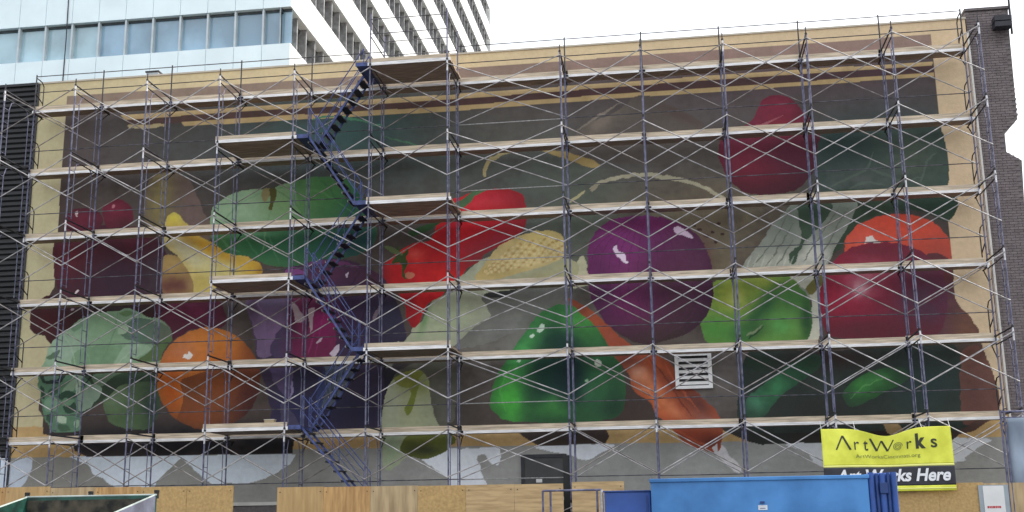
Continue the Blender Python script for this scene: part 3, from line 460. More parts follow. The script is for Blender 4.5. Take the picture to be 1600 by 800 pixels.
# louvred vent
a, b2 = at(1055, 550, YW), at(1112, 605, YW)
vx0, vx1, vz0, vz1 = a.x, b2.x, b2.z, a.z
vent = MB().box((vx0, YW - .012, vz0), (vx1, YW - .006, vz1), 'vent_dark').obj('vent', wall)
m = MB()
for (x0, z0, x1, z1) in ((vx0 - .03, vz0 - .03, vx0 + .07, vz1 + .03), (vx1 - .07, vz0 - .03, vx1 + .03, vz1 + .03), (vx0 + .07, vz0 - .03, vx1 - .07, vz0 + .05), (vx0 + .07, vz1 - .05, vx1 - .07, vz1 + .03)):
    m.box((x0, YW - .10, z0), (x1, YW - .004, z1), 'vent_white')
m.obj('vent_frame', vent)
ns = 6; sm = None
for i in range(ns):
    z = vz0 + .12 + (vz1 - vz0 - .2) * i / (ns - 1)
    if sm is None:
        s_ = MB(); L_ = vx1 - vx0 - .14
        s_.quad([(0, -.08, -.035), (L_, -.08, -.035), (L_, -.02, .045), (0, -.02, .045)], 'vent_white'); s_.quad([(0, -.085, -.045), (L_, -.085, -.045), (L_, -.08, -.035), (0, -.08, -.035)], 'vent_white')
        s_.quad([(0, -.085, -.045), (0, -.02, .035), (L_, -.02, .035), (L_, -.085, -.045)], 'vent_white'); sm = s_.mesh('vent_slat')
    link('vent_slat', sm, vent, (vx0 + .07, YW, z))
# service door
a, b2 = at(816, 713, YW), at(885, 800, YW)
door = MB().box((a.x + .05, YW - .035, .95), (b2.x - .05, YW - .005, a.z - .05), 'door_grey').obj('door', wall)
m = MB(); m.box((a.x - .03, YW - .07, .95), (a.x + .05, YW - .004, a.z + .04), 'dark_steel'); m.box((b2.x - .05, YW - .07, .95), (b2.x + .04, YW - .004, a.z + .04), 'dark_steel'); m.box((a.x + .05, YW - .07, a.z - .05), (b2.x - .05, YW - .004, a.z + .04), 'dark_steel'); m.obj('door_frame', door)
MB().box((0, -.05, 0), (.16, -.036, .09), 'sign_white').obj('door_plate', door, (at(838, 750, YW).x, YW, at(838, 754, YW).z))

# small box on the roof edge
p = at(238, 113, YW + .3)
t_ = thing('roof_fan_box', 'small dark grey vent box on the roof edge behind the top guard rail', 'vent box', (p.x, YW + .3, ZT + .09))
MB().box((-.19, 0, 0), (.19, .3, .17), 'tower_fin').obj('box_body', t_); bevel(MB().box((-.22, -.03, .17), (.22, .33, .22), 'dark_steel').obj('box_lid', t_))

# ---------------------------------------------------------------- dark ribbed building on the left
sb = thing('ribbed_building', 'black building clad in horizontal ribbed metal siding left of the painted wall', 'building', (0, 0, 0))
XS0, XS1 = -7.5, XW0 - .03; ZS = at(20, 135, YW + .05).z; zlow = at(10, 716, YW).z
MB().box((XS0, YW + .08, 0), (XS1, YW + 12, ZS - .03), 'siding_dark').obj('wall', sb)
ps = MB(); ph = .165
ps.quad([(XS0, 0, .0), (XS1, 0, .0), (XS1, -.05, .05), (XS0, -.05, .05)], 'siding_dark'); ps.quad([(XS0, -.05, .05), (XS1, -.05, .05), (XS1, -.05, .115), (XS0, -.05, .115)], 'siding_dark')
ps.quad([(XS0, -.05, .115), (XS1, -.05, .115), (XS1, 0, .135), (XS0, 0, .135)], 'siding_dark'); ps.quad([(XS1, 0, 0), (XS1, 0, .135), (XS1, -.05, .115), (XS1, -.05, .05)], 'siding_dark')
pm = ps.mesh('siding_panel'); z = zlow + .02
while z < ZS - .15: link('siding_panel', pm, sb, (0, YW + .078, z)); z += ph
MB().box((XS0, YW + .0, ZS - .03), (XS1, YW + .3, ZS + .05), 'siding_dark').obj('roof_trim', sb)
MB().box((XS0, YW - .02, .0), (XS1, YW + .07, zlow), 'base_white').obj('wall_base', sb)
MB().box((XS1, YW - .03, 0), (XS1 + .06, YW - .004, ZS), 'dark_steel').obj('corner_trim', sb)

# ---------------------------------------------------------------- brick building on the right
bb = thing('brick_building', 'tall dark brown brick building with a stepped right edge', 'building', (0, 0, 0))
YB = YW + .12
sil = [(1575, 13), (1577, 45), (1590, 186), (1570, 206), (1573, 237), (1597, 250), (1599, 300)]
P2 = [(at(x, y, YB).x, at(x, y, YB).z) for x, y in sil]
xr = P2[-1][0]; ztop = at(1512, 18, YB).z
out2 = [(XW1 + .05, 0), (xr + 1.2, 0), (xr + 1.2, P2[-1][1] - .3), (xr, P2[-1][1] - .3)] + P2[::-1][1:] + [(XW1 + .05, ztop)]
xR = [p for p in out2]
MB().prism(out2, YB + .02, YB + 7, 'mortar').obj('wall', bb)
def inside(x, z, poly):
    c = False; n = len(poly)
    for i in range(n):
        x0, z0 = poly[i]; x1, z1 = poly[i - 1]
        if (z0 > z) != (z1 > z) and x < (x1 - x0) * (z - z0) / (z1 - z0) + x0: c = not c
    return c
bk = MB(); row = 0; z = .02
while z < ztop:
    x = XW1 + .06 - (.11 if row % 2 else 0)
    while x < xr + 1.3:
        x0, x1 = max(x, XW1 + .06), x + .205
        if x1 - x0 > .04 and inside((x0 + x1) / 2, z + .03, out2) and inside(x1 - .03, z + .03, out2) and inside(x0 + .03, z + .05, out2):
            dy = random.uniform(0, .006); o = len(bk.v); k_ = bk.mi('brick' if random.random() < .7 else 'brick_pale'); yy = YB - .002 + dy
            bk.v += [(x0, yy, z), (x1, yy, z), (x1, yy, z + .062), (x0, yy, z + .062), (x0, YB + .03, z), (x1, YB + .03, z), (x1, YB + .03, z + .062), (x0, YB + .03, z + .062)]
            for q in ((0, 1, 2, 3), (3, 2, 6, 7), (0, 4, 5, 1), (0, 3, 7, 4), (1, 5, 6, 2)): bk.f.append([o + i for i in q]); bk.m.append(k_)
        x += .215
    z += .073; row += 1
tag(bk.obj('brick', bb), kind='stuff')
MB().box((XW1 + .03, YB - .05, ztop), (P2[0][0] + .02, YB + .4, ztop + .07), 'mortar').obj('roof_coping', bb)
# light-coloured downpipe strip between the two walls
dp = MB().box((XW1 + .0, YW - .05, .2), (XW1 + .05, YW + .05, ZT - .4), 'coping_metal').obj('corner_strip', bb)
# flood lamp housing at the top right
p = at(1567, 34, YB - .3)
fl = thing('flood_lamp', 'black boxy flood lamp on the top right corner of the dark brick building', 'lamp', (p.x, YB - .3, p.z))
bevel(MB().box((-.24, -.12, -.17), (.2, .2, -.02), 'dark_steel').obj('lamp_housing', fl)); bevel(MB().box((-.24, -.12, .0), (.2, .2, .15), 'dark_steel').obj('lamp_housing', fl))
MB().box((-.05, .2, -.1), (.05, .3, .1), 'dark_steel').obj('bracket', fl)
p = at(1577, 20, YB - .1)
ap = thing('roof_mast', 'thin dark metal mast rising from the top right corner of the brick building', 'mast', (p.x + .02, YB - .06, p.z - .6))
MB().tube((0, 0, 0), (0.02, 0, 1.6), .03, 'dark_steel').obj('mast_pole', ap); MB().box((-.03, -.05, .35), (.04, .06, .55), 'sleeve_metal').obj('clamp', ap)

# ---------------------------------------------------------------- office tower behind
tw = thing('office_tower', 'white office tower with long ribbon windows rising behind the roof at left', 'building', (0, 0, 0))
YT = 26.; c0 = at(455, 8, YT); XC = c0.x; ZH = c0.z - .08; zl = at(447, 67, YT).z     # window head and sill of the nearest ribbon
WH = ZH - zl; FH = 3.9; BAY = 1.555; YE = 95.; XL = XC - 14 * BAY
nf = 12; ztw = ZH + 9 * FH
core = MB().box((XL + .5, YT + .8, 0), (XC - .8, YE - .3, ztw), 'tower_dark').obj('wall', tw)
def panel_mesh(wd, h):   # spandrel panel, front at y=0, normal -y
    m = MB(); m.box((.012, 0, .012), (wd - .012, .75, h - .012), 'tower_panel_skylit'); return m.mesh('spandrel_panel')
pmF = panel_mesh(BAY, FH - WH)
m = MB(); m.box((0, .012, .012), (-.75, BAY - .012, FH - WH - .012), 'tower_panel_sunlit'); pmS = m.mesh('spandrel_panel')
wf = MB(); wf.box((-.05, .06, 0), (.05, .38, WH), 'fin_pale'); wf.box((.05, .30, 0), (BAY - .05, .38, .05), 'tower_dark'); wf.box((.05, .28, WH - .12), (BAY - .05, .38, WH), 'tower_dark'); wfm = wf.mesh('window')
pn = MB().box((.05, .35, .05), (BAY - .05, .365, WH - .12), 'tower_glass').mesh('pane'); pn2 = MB().box((.05, .35, .05), (BAY - .05, .365, WH - .12), 'tower_glass_pale').mesh('pane')
for f in range(0, 3):
    z0 = zl + (f - 1) * FH
    for i in range(14):
        x = XC - (i + 1) * BAY
        link('spandrel_panel', pmF, tw, (x, YT, z0 + WH))
        if f > 0:
            wo = link('window', wfm, tw, (x, YT, z0)); link('pane', pn if i < 7 else pn2, wo)
tag(MB().box((XL, YT + .1, z0 + FH), (XC - .0, YT + .75, ztw), 'tower_panel_skylit').obj('upper_wall', tw))
wsd = MB(); wsd.box((-.62, -.075, 0), (-.16, .075, WH), 'side_fin_shaded'); wsd.box((-.62, .055, WH - .22), (-.52, BAY - .055, WH), 'tower_dark'); wsm = wsd.mesh('window')
ws0 = MB().box((-.62, .055, WH - .22), (-.52, BAY - .055, WH), 'tower_dark').box((-.62, -.0, 0), (-.56, .05, WH), 'tower_fin'); wsm0 = ws0.mesh('window')
psd = MB().box((-.615, .055, 0), (-.60, BAY - .055, WH - .22), 'side_glass').mesh('pane')
nb = int((YE - YT) / BAY); cnt = 0; rest = MB(); restw = MB()
for f in range(0, 10):
    z0 = zl + (f - 1) * FH
    for i in range(nb):
        y = YT + i * BAY
        # seen only where the painted wall's top and the picture's top leave it open
        q = RM.transposed() @ (Vector((XC, y, z0 + 2)) - CAM); px, py = 800 + FPX * q.x / -q.z, 400 - FPX * q.y / -q.z
        vis = -160 < py < 260
        if vis and cnt < 290:
            cnt += 1; link('spandrel_panel', pmS, tw, (XC, y, z0 + WH))
            wo = link('window', wsm if i else wsm0, tw, (XC, y, z0)); link('pane', psd, wo)
        else:
            rest.box((XC - .75, y + .012, z0 + WH + .012), (XC, y + BAY - .012, z0 + FH - .012), 'tower_panel_sunlit')
            if f and i: restw.box((XC - .62, y - .075, z0), (XC - .16, y + .075, z0 + WH), 'side_fin_shaded'); restw.box((XC - .615, y + .055, z0), (XC - .6, y + BAY - .055, z0 + WH), 'side_glass')
tag(rest.obj('far_spandrel_panels', tw), kind='stuff'); tag(restw.obj('far_windows', tw), kind='stuff')
MB().box((XC - .75, YE - .3, 0), (XC + .0, YE + .3, ztw), 'tower_panel_sunlit').obj('corner_pier', tw)
a = at(107, 0, YT - .03); b2 = at(98, 126, YT - .03)
cb = MB(); mid = (a + b2) / 2
cb.path([(a.x - .05, YT - .04, a.z + 3), tuple(a), (mid.x + .03, YT - .04, mid.z), tuple(b2), (b2.x, YT - .04, b2.z - 6)], .028, 'dark_steel'); cb.obj('cable', tw)

# ---------------------------------------------------------------- the scaffold
H = 1.956; FW = 1.524; SB = 1.19
FX = [2.134 * i for i in range(7)] + [2.134 * 6 + 3.048 + 2.134 * i for i in range(6)]
def U(k): return ZG + k * H
def TOP(k): return U(k) + .15
sc = thing('scaffold', 'six storey blue steel frame scaffold with silver cross braces covering the painted wall', 'scaffold', (0, 0, 0))
fm = MB(); Hf = H
PR = .0215
for y in (0, FW):
    fm.tube((0, y, .02), (0, y, Hf), PR, 'blue_paint'); 
for y, s in ((.26, 1), (FW - .26, -1)):
    fm.path([(0, y, .05), (0, y, 1.42), (0, y + .10 * s, 1.66), (0, y + .24 * s, Hf - .24)], PR * .58, 'blue_paint', 6)
for y0, y1 in ((0, .26), (FW, FW - .26)):
    for z in (.1, .56, 1.0, 1.40): fm.tube((0, y0, z), (0, y1, z), .010, 'blue_paint', 5)
fm.tube((0, 0, Hf - .03), (0, FW, Hf - .03), PR, 'dark_steel'); fm.tube((0, 0, Hf - .24), (0, FW, Hf - .24), PR * .8, 'dark_steel')
for z in (Hf - .15, Hf - .15 - SB):
    for y in (-.03, FW + .03): fm.tube((-.02, y, z), (.02, y, z), .018, 'galvanised', 5)
frame_me = fm.mesh('frame')
slv = MB(); slv.tube((0, 0, -.36), (0, 0, -.02), PR + .003, 'sleeve_metal', 8); slv_me = slv.mesh('coupling_sleeve')
pinm = MB(); pinm.tube((0, 0, -.03), (0, 0, .16), PR * .75, 'dark_steel', 6).tube((0, 0, -.05), (0, 0, 0.0), PR + .01, 'dark_steel', 8); pin_me = pinm.mesh('coupling_pin')
for i, x in enumerate(FX):
    for k in range(-1, 6):
        fo = link('frame', frame_me, sc, (x, 0, TOP(k) - H))
        if random.random() < .6 or i == 12: link('coupling_sleeve', slv_me, fo, (0, 0, Hf - .0))
        if random.random() < .35: link('coupling_sleeve', slv_me, fo, (0, FW, Hf - .1)).scale = (1, 1, .35)
        link('coupling_pin', pin_me, fo, (0, 0, Hf))
        link('coupling_pin', pin_me, fo, (0, FW, Hf))
zbase = TOP(-1) - H
for x in FX:
    for y in (0, FW):
        MB().box((-.09, -.09, -zbase + .004), (.09, .09, -zbase + .02), 'dark_steel').tube((0, 0, -zbase + .02), (0, 0, .05), .017, 'galvanised').obj('base_jack', sc, (x, y, zbase))
def xmesh(L, a='brace_steel', b='brace_steel', sg=0.):
    m = MB(); m.path([(0, 0, 0), (L / 2, 0, -SB / 2 - sg), (L, 0, -SB)], .0145, a, 6); m.path([(0, -.02, -SB), (L / 2, -.02, -SB / 2 - sg), (L, -.02, 0)], .0145, b, 6); m.tube((L / 2, -.04, -SB / 2), (L / 2, .02, -SB / 2), .02, 'brace_steel', 6)
    return m.mesh('cross_brace')
X10 = xmesh(3.048); X7s = [xmesh(2.134), xmesh(2.134, sg=.012), xmesh(2.134, 'brace_dull', sg=.006), xmesh(2.134, 'brace_steel', 'brace_dull', .018), xmesh(2.134, 'brace_dull', 'brace_dull')]
def rail(L, m_): return MB().tube((0, 0, 0), (L, 0, 0), .013, m_, 6).mesh('guard_rail')
R7, R10 = rail(2.134, 'rail_steel'), rail(3.048, 'galvanised')
for i in range(12):
    L = FX[i + 1] - FX[i]
    for k in range(-1, 6):
        for y in (-.04, FW + .04):
            if y > 0 and i in (3, 5) and k >= 0 and random.random() < .3: continue
            o = link('cross_brace', (X10 if L > 3 else random.choice(X7s)), sc, (FX[i], y, U(k) + random.uniform(-.012, .012)))
        if k >= 0: link('guard_rail', R7 if L < 3 else R10, sc, (FX[i], FW + .075, U(k) - SB + random.uniform(-.02, .02)))
# top guard rails
for i in range(13):
    if i not in (5, 6): MB().tube((0, 0, 0), (0, 0, 1.02), .02, 'dark_steel').obj('guard_post', sc, (FX[i], FW, TOP(5)))
for i in range(12):
    if i == 5: continue
    L = FX[i + 1] - FX[i]
    me = rail(L, 'dark_steel'); 
    link('guard_rail', me, sc, (FX[i], FW + .03, TOP(5) + .98)); link('guard_rail', me, sc, (FX[i], FW + .03, TOP(5) + .47))
for x in (FX[5], FX[6]):
    for y in (0, FW): MB().tube((0, 0, 0), (0, 0, 1.45), .021, 'blue_paint').obj('guard_post', sc, (x, y, TOP(5)))
    for h in (.8, 1.25): MB().path([(0, 0, h), (0, FW * .5, h), (0, FW, h)], .016, 'dark_steel').obj('guard_rail', sc, (x, 0, TOP(5)))
for h in (.85, 1.28):
    for y in (-.02, FW): link('guard_rail', R7, sc, (FX[5], y, TOP(5) + h))
# bent end guards on the wall side of both end frames, one for each deck
for x, s in ((FX[0], 1), (FX[12], -1)):
    for k in range(0, 6):
        m = MB()
        for h in (.93, .45): m.path([(0, 0, h), (0, .30, h - .02), (0, .42, h - .13), (0, .42, -.02)] if h > .9 else [(0, 0, h), (0, .42, h - .2)], .016, 'dark_steel', 6)
        m.obj('end_guard', sc, (x - .0, FW, TOP(k)))
        br = MB().tube((0, 0, -.03), (0, .5, -.03), .02, 'dark_steel').tube((0, .02, -.42), (0, .42, -.05), .016, 'dark_steel').obj('side_bracket', sc, (x, FW, TOP(k) - .17))
brm = MB().tube((0, 0, -.03), (0, .5, -.03), .02, 'dark_steel').tube((0, .02, -.36), (0, .42, -.05), .014, 'dark_steel').mesh('side_bracket')
for x in FX[1:12]:
    for k in range(0, 6): link('side_bracket', brm, sc, (x, FW, TOP(k) - .17))

# front and rear lifting rails at the very right: small swing gate near the ground
# ---------------------------------------------------------------- walkways: two planks a bay on the wall-side brackets
nth = ['lowest', 'second lowest', 'third lowest', 'third highest', 'second highest', 'topmost']
seen = ['above the grey wall foot', 'over the painted orange and pepper', 'under the painted onion and apple', 'across the red tomatoes', 'above the painted green squash', 'just under the top guard rails']
def plank(L, y0, wd, z, th=.055, edge=True):
    m = MB(); m.box((-.06, y0, z), (L + .06, y0 + wd, z + th), 'plank_under')
    return m
for k in range(6):
    ww = thing('walkway', 'plank walkway on the %s scaffold level, %s' % (nth[k], seen[k]), 'walkway', (0, FW, TOP(k) - .17), 'plank walkways along the wall side')
    for i in range(12):
        L = FX[i + 1] - FX[i]; dz = random.uniform(-.006, .012); sk = random.uniform(-.03, .03)
        lift = .012 if i % 2 else 0
        m = MB(); m.box((-.07, .03, 0), (L + .07, .045, .075), 'plank_edge'); m.box((-.07, .0455, .01), (L + .07, .25, .07), 'plank_under')
        m.obj('plank', ww, (FX[i] + sk, 0, dz + lift + .004))
        MB().box((-.07, .262, .01), (L + .07, .48, .07), 'plank_under').obj('plank', ww, (FX[i] + sk, 0, dz + lift + .004))
        jj = random.uniform(-.02, .03)
        MB().box((-.05, .045, 0), (L + .05 - random.uniform(0, .1), .085, .135), 'toe_board').obj('toe_board', ww, (FX[i] + sk + jj, 0, dz + lift + .08))
# full-width platforms
for i, k, l in ((3, 0, 'lowest front platform, three bays from the left, beside the bottom stair landing'), (3, 2, 'middle one of the three front platforms left of the stair, at mid height'), (3, 4, 'highest front platform left of the stair, above the green squash'),
               (5, 1, 'lowest front platform right of the stair, above the white turnip'), (5, 3, 'middle front platform right of the stair, beside the red tomatoes'), (5, 5, 'uppermost front platform with guard rails, at the head of the stair')):
    L = FX[i + 1] - FX[i]
    pl = thing('platform', l + ', pale planks', 'platform', (FX[i], 0, TOP(k) - .06), 'front platforms beside the stair')
    for j in range(6):
        m = MB(); y0 = .0 + j * .245
        if j == 0: m.box((-.07, y0, 0), (L + .09, y0 + .015, .09), 'plank_edge'); m.box((-.07, y0 + .0155, .012), (L + .09, y0 + .23, .07), 'plank_under')
        else: m.box((-.07, y0, .012), (L + .09, y0 + .23, .07), 'plank_under')
        m.obj('plank', pl, (random.uniform(-.02, .02), 0, random.uniform(0, .008)))
    MB().box((-.06, .0, .095), (L + .06, .035, .20), 'toe_board').obj('toe_board', pl)
# things left on the platforms
p = at(421, 655, .15)
pb = thing('small_box', 'small pale box lying on the lowest front platform left of the stair', 'box', (p.x, .2, TOP(0) + .012))
bevel(MB().box((-.13, -.08, 0), (.13, .08, .20), 'stucco_side').obj('box_body', pb)); MB().box((-.14, -.09, .20), (.14, .09, .222), 'coping_tan').obj('box_lid', pb)
# ---------------------------------------------------------------- stair flights
fl_names = ['first stair flight up from the ground', 'second stair flight, beside the white turnip', 'third stair flight, in front of the purple cabbage petals', 'fourth stair flight, just above the painted purple cabbage', 'fifth stair flight, across the right end of the green squash', 'top stair flight, black steps under the head of the stair']
xa, xb = FX[4], FX[5]
for k in range(0, 6):
    right = (k % 2 == 1)                   # upper landing of the flight that reaches level k
    xt = xb - .42 if right else xa + .42; xbo = xa + .42 if right else xb - .42
    if k == 0: xbo = xb - .05
    yl = .85 if right else .12; yr = yl + .58
    zt, zb_ = TOP(k), TOP(k) - H
    st = thing('stair_flight', 'dark blue steel ' + fl_names[k], 'stairs', (xt, yl, zb_), 'stair flights in the scaffold stair bay')
    dx = xbo - xt
    for y in (yl, yr):
        m = MB(); y_ = y - yl
        # stringer channel as a thin leaning plate
        o = [(0, H), (dx, 0)]; off = .055
        n_ = Vector((dx, 0, -H)).normalized(); pr = Vector((n_.z, 0, -n_.x)); pr = pr if pr.z > 0 else -pr
        a0, a1 = Vector((0, 0, H)), Vector((dx, 0, 0))
        ps_ = [a0 - pr * off * .5, a1 - pr * off * .5, a1 + pr * off * .5, a0 + pr * off * .5]
        if (ps_[1].x - ps_[0].x) < 0: ps_ = ps_[::-1]
        m.prism([(p.x, p.z) for p in ps_], y_ - .015, y_ + .015, 'stair_blue'); m.obj('stringer', st)
        m = MB(); hh = .82
        m.path([(0, y_, H + .05), (0, y_, H + hh), (dx, y_, hh), (dx, y_, .05)], .015, 'stair_blue', 6); m.tube((0, y_, H + hh * .5), (dx, y_, hh * .5), .012, 'stair_blue', 6); m.tube((dx * .5, y_, H * .5), (dx * .5, y_, H * .5 + hh), .012, 'stair_blue', 6)
        m.obj('hand_rail', st)
    tr = MB().box((-.10, .0, -.03), (.10, .58, .0), 'dark_steel').box((-.105, 0, -.05), (-.093, .58, .0), 'brace_steel').mesh('tread')
    for j in range(8):
        u = (j + .5) / 8
        link('tread', tr, st, (dx * (1 - u), 0, H * u))
    lx0, lx1 = (xb - .42, xb - .03) if right else (xa + .03, xa + .42)
    MB().box((lx0 - xt, -yl + .03, H - .02), (lx1 - xt, FW - yl - .03, H + .03), 'stair_blue').box((lx0 - xt, -yl + .02, H - .05), (lx1 - xt, -yl + .028, H + .06), 'stair_blue').obj('landing', st)

# ---------------------------------------------------------------- tarp-covered scaffold bay at the far right
x0 = at(1567, 700, -.0).x
tp = thing('tarp_screen', 'grey blue tarp stretched in a blue tube frame at the foot of the brick wall', 'tarp', (x0, -.1, 0))
zt = at(1580, 643, -.1).z
m = MB(); NXt, NZt = 14, 30
for a in range(NXt):
    for c in range(NZt):
        def pt(a, c):
            u, v = a / NXt, c / NZt
            return (.12 + u * 1.9, .05 * math.sin(u * 9 + v * 2) * (.3 + math.sin(v * 3.1)) + .03 * math.sin(v * 17 + u * 5), .6 + v * (zt - .75))
        m.quad([pt(a, c), pt(a + 1, c), pt(a + 1, c + 1), pt(a, c + 1)], 'tarp')
bmx = m.obj('tarp_sheet', tp)
bm = bmesh.new(); bm.from_mesh(bmx.data); bmesh.ops.remove_doubles(bm, verts=bm.verts, dist=.0005); bm.to_mesh(bmx.data); bm.free()
for q in bmx.data.polygons: q.use_smooth = True
sm_ = bmx.modifiers.new('thick', 'SOLIDIFY'); sm_.thickness = .004
for xx in (0, .08, 2.1): MB().tube((xx, 0, 0), (xx, 0, zt + .05), .026, 'blue_paint').obj('frame_post', tp)
MB().tube((0, 0, zt), (2.1, 0, zt), .026, 'blue_paint').obj('frame_rail', tp); MB().tube((0, .0, zt - .14), (2.1, .0, zt - .14), .018, 'blue_paint').obj('frame_rail', tp)

# ---------------------------------------------------------------- plywood hoarding
YP = -.36
def hoard(label, x0p, x1p, ytop, mats, n=None, y=YP):
    a = at(x0p, ytop[0], y); b_ = at(x1p, ytop[1], y)
    t_ = thing('plywood_hoarding', label, 'hoarding', (a.x, y, 0), 'plywood hoardings in front of the scaffold')
    n = n or max(1, round((b_.x - a.x) / 1.22)); wd = (b_.x - a.x) / n
    for i in range(n):
        z0 = a.z + (b_.z - a.z) * i / n + random.uniform(-.015, .015)
        MB().box((i * wd + .003, random.uniform(0, .01), 0), ((i + 1) * wd - .003, .03, z0), mats[i % len(mats)]).obj('plywood_sheet', t_)
        for zz in (.12, .95):
            for xx in (.08, wd - .08): MB().box((i * wd + xx - .012, -.004, z0 - zz - .012), (i * wd + xx + .012, -.0005, z0 - zz + .012), 'dark_steel').obj('screw', t_)
    MB().box((0, .031, .4), (b_.x - a.x, .05, .49), 'toe_board').box((0, .031, 1.6), (b_.x - a.x, .05, 1.69), 'toe_board').obj('backing_rail', t_)
    return t_
hoard('long plywood hoarding at far left behind the green dumpster', -60, 365, (763, 759), ['plywood_orange', 'plywood', 'plywood_grey', 'plywood_orange', 'strand_board', 'strand_board'])
hoard('plywood hoarding in the middle, below the stair, between two gaps', 433, 880, (762, 756), ['plywood', 'plywood_orange', 'plywood_grey', 'strand_board', 'plywood_pale', 'plywood_pale'], 6)
hoard('short pale plywood hoarding behind the blue tube gate', 893, 975, (753, 753), ['plywood_pale'], 1)
hoard('plywood hoarding at far right carrying the white notice', 1395, 1680, (755, 754), ['strand_board', 'strand_board', 'plywood_grey', 'plywood'], 4, -.13)
# black pipe in the gap
a = at(886, 712, .3)
bp_ = thing('gap_post', 'thick black post standing in the gap of the hoarding below the louvred wall', 'post', (a.x, .0, 0))
bp_['label'] = 'thick black post in the gap between two plywood hoardings beside the grey door'
MB().box((-.085, .1, 0), (.085, .25, a.z), 'black_rubber').obj('post_shaft', bp_); MB().box((-.1, .08, 0), (.1, .27, .03), 'dark_steel').obj('base_plate', bp_)

# ---------------------------------------------------------------- notice sign
a, b2 = at(1535, 758, -.16), at(1572, 800, -.16); x0, x1 = a.x, b2.x
ns_ = thing('notice_sign', 'white notice with a red line of print on dark strips, on the right hoarding', 'sign', (x0, -.147, 0))
zt_ = a.z
MB().box((-.10, -.01, zt_ - 1.0), (x1 - x0 + .10, .015, zt_ + .0), 'tower_fin').obj('backing_board', ns_)
MB().box((0, -.02, zt_ - .95), (x1 - x0, -.0105, zt_ - .02), 'sign_white').obj('notice_panel', ns_)
m = MB(); xx = .06
zl_ = at(1550, 792, -.16).z
while xx < x1 - x0 - .1:
    wl = random.uniform(.02, .05); m.box((xx, -.0225, zl_ - .03), (xx + wl, -.0205, zl_ + .02), 'sign_red'); xx += wl + .008
m.obj('print_line', ns_)
m = MB()
for r in range(5):
    xx = .07
    while xx < x1 - x0 - .12:
        wl = random.uniform(.03, .07); m.box((xx, -.0225, zt_ - .62 - r * .04 - .25), (xx + wl, -.0205, zt_ - .605 - r * .04 - .25), 'tower_fin'); xx += wl + .014
m.obj('small_print', ns_)

# ---------------------------------------------------------------- banner
YN = -.27
A, B_ = at(1282, 669, YN), at(1486, 667, YN); C_ = at(1494, 766, YN)
BX0, BX1 = A.x, (B_.x + C_.x) / 2; BZ1, BZ0 = (A.z + B_.z) / 2, C_.z
BW, BH = BX1 - BX0, BZ1 - BZ0
def bpos(u, v, off=0.):
    sag = .2 * math.exp(-((u - .5) / .17) ** 2) * v ** 3
    y = .04 * math.sin(u * 7 + v * 3.2) * (.2 + v * .8) + .035 * math.exp(-((u - .12 - (1 - v) * .4) / .05) ** 2) * v * (1.15 - v) * 2
    return (BX0 + u * BW, YN - y - off, BZ0 + v * BH - sag)
bn = thing('banner', 'yellow and black vinyl banner with sagging top edge, tied to the lower scaffold', 'banner', (0, 0, 0))
def strip(v0, v1, nv, m_, name, u0=0, u1=1, off=0, nu=64):
    vs = [bpos(u0 + (u1 - u0) * i / nu, v0 + (v1 - v0) * j / nv, off) for j in range(nv + 1) for i in range(nu + 1)]
    fs = [(j * (nu + 1) + i, j * (nu + 1) + i + 1, (j + 1) * (nu + 1) + i + 1, (j + 1) * (nu + 1) + i) for j in range(nv) for i in range(nu)]
    me = bpy.data.meshes.new(name); me.from_pydata(vs, [], fs); me.materials.append(M[m_]); me.polygons.foreach_set('use_smooth', [True] * len(fs)); me.update()
    o = link(name, me, bn); sm = o.modifiers.new('thick', 'SOLIDIFY'); sm.thickness = .004; sm.offset = 1; return o
VB0, VB1 = .085, .385
strip(VB1 + .035, 1, 40, 'banner_yellow', 'yellow_panel'); strip(VB1, VB1 + .035, 2, 'banner_pale', 'pale_stripe'); strip(VB0, VB1, 12, 'banner_black', 'black_panel'); strip(0, VB0, 4, 'banner_yellow', 'yellow_hem'); strip(.03, .05, 2, 'banner_pale', 'hem_stripe', off=.006)
def on_banner(verts2d, faces, name, m_, u0, v0, sx, sz, shear=0, off=.012):
    vs = [bpos(u0 + (x * sx + y * shear * sz) / BW, v0 + y * sz / BH, off) for x, y in verts2d]
    me = bpy.data.meshes.new(name); me.from_pydata(vs, [], faces); me.materials.append(M[m_]); me.update(); return link(name, me, bn)
def text2d(s, bold=0.):
    cu = bpy.data.curves.new('txt', 'FONT'); cu.body = s; cu.offset = bold; cu.resolution_u = 6; cu.fill_mode = 'FRONT'
    o = bpy.data.objects.new('txt', cu); C.objects.link(o); bpy.context.view_layer.update()
    me = o.evaluated_get(bpy.context.evaluated_depsgraph_get()).to_mesh()
    v = [(p.co.x, p.co.y) for p in me.vertices]; f = [tuple(p.vertices) for p in me.polygons]
    o.evaluated_get(bpy.context.evaluated_depsgraph_get()).to_mesh_clear(); bpy.data.objects.remove(o); 
    xs = [p[0] for p in v]; x0 = min(xs); v = [(p[0] - x0, p[1]) for p in v]
    return v, f, max(xs) - x0
def put(s, name, m_, u0, u1, vbase, hgt, shear=0, bold=0, off=.014):
    """text s from u0 to u1 of the banner width, cap height hgt metres"""
    v, f, wd = text2d(s, bold); f = [q[::1] for q in f]
    return on_banner(v, f, name, m_, u0, vbase, (u1 - u0) * BW / wd, hgt / .69, shear, off)
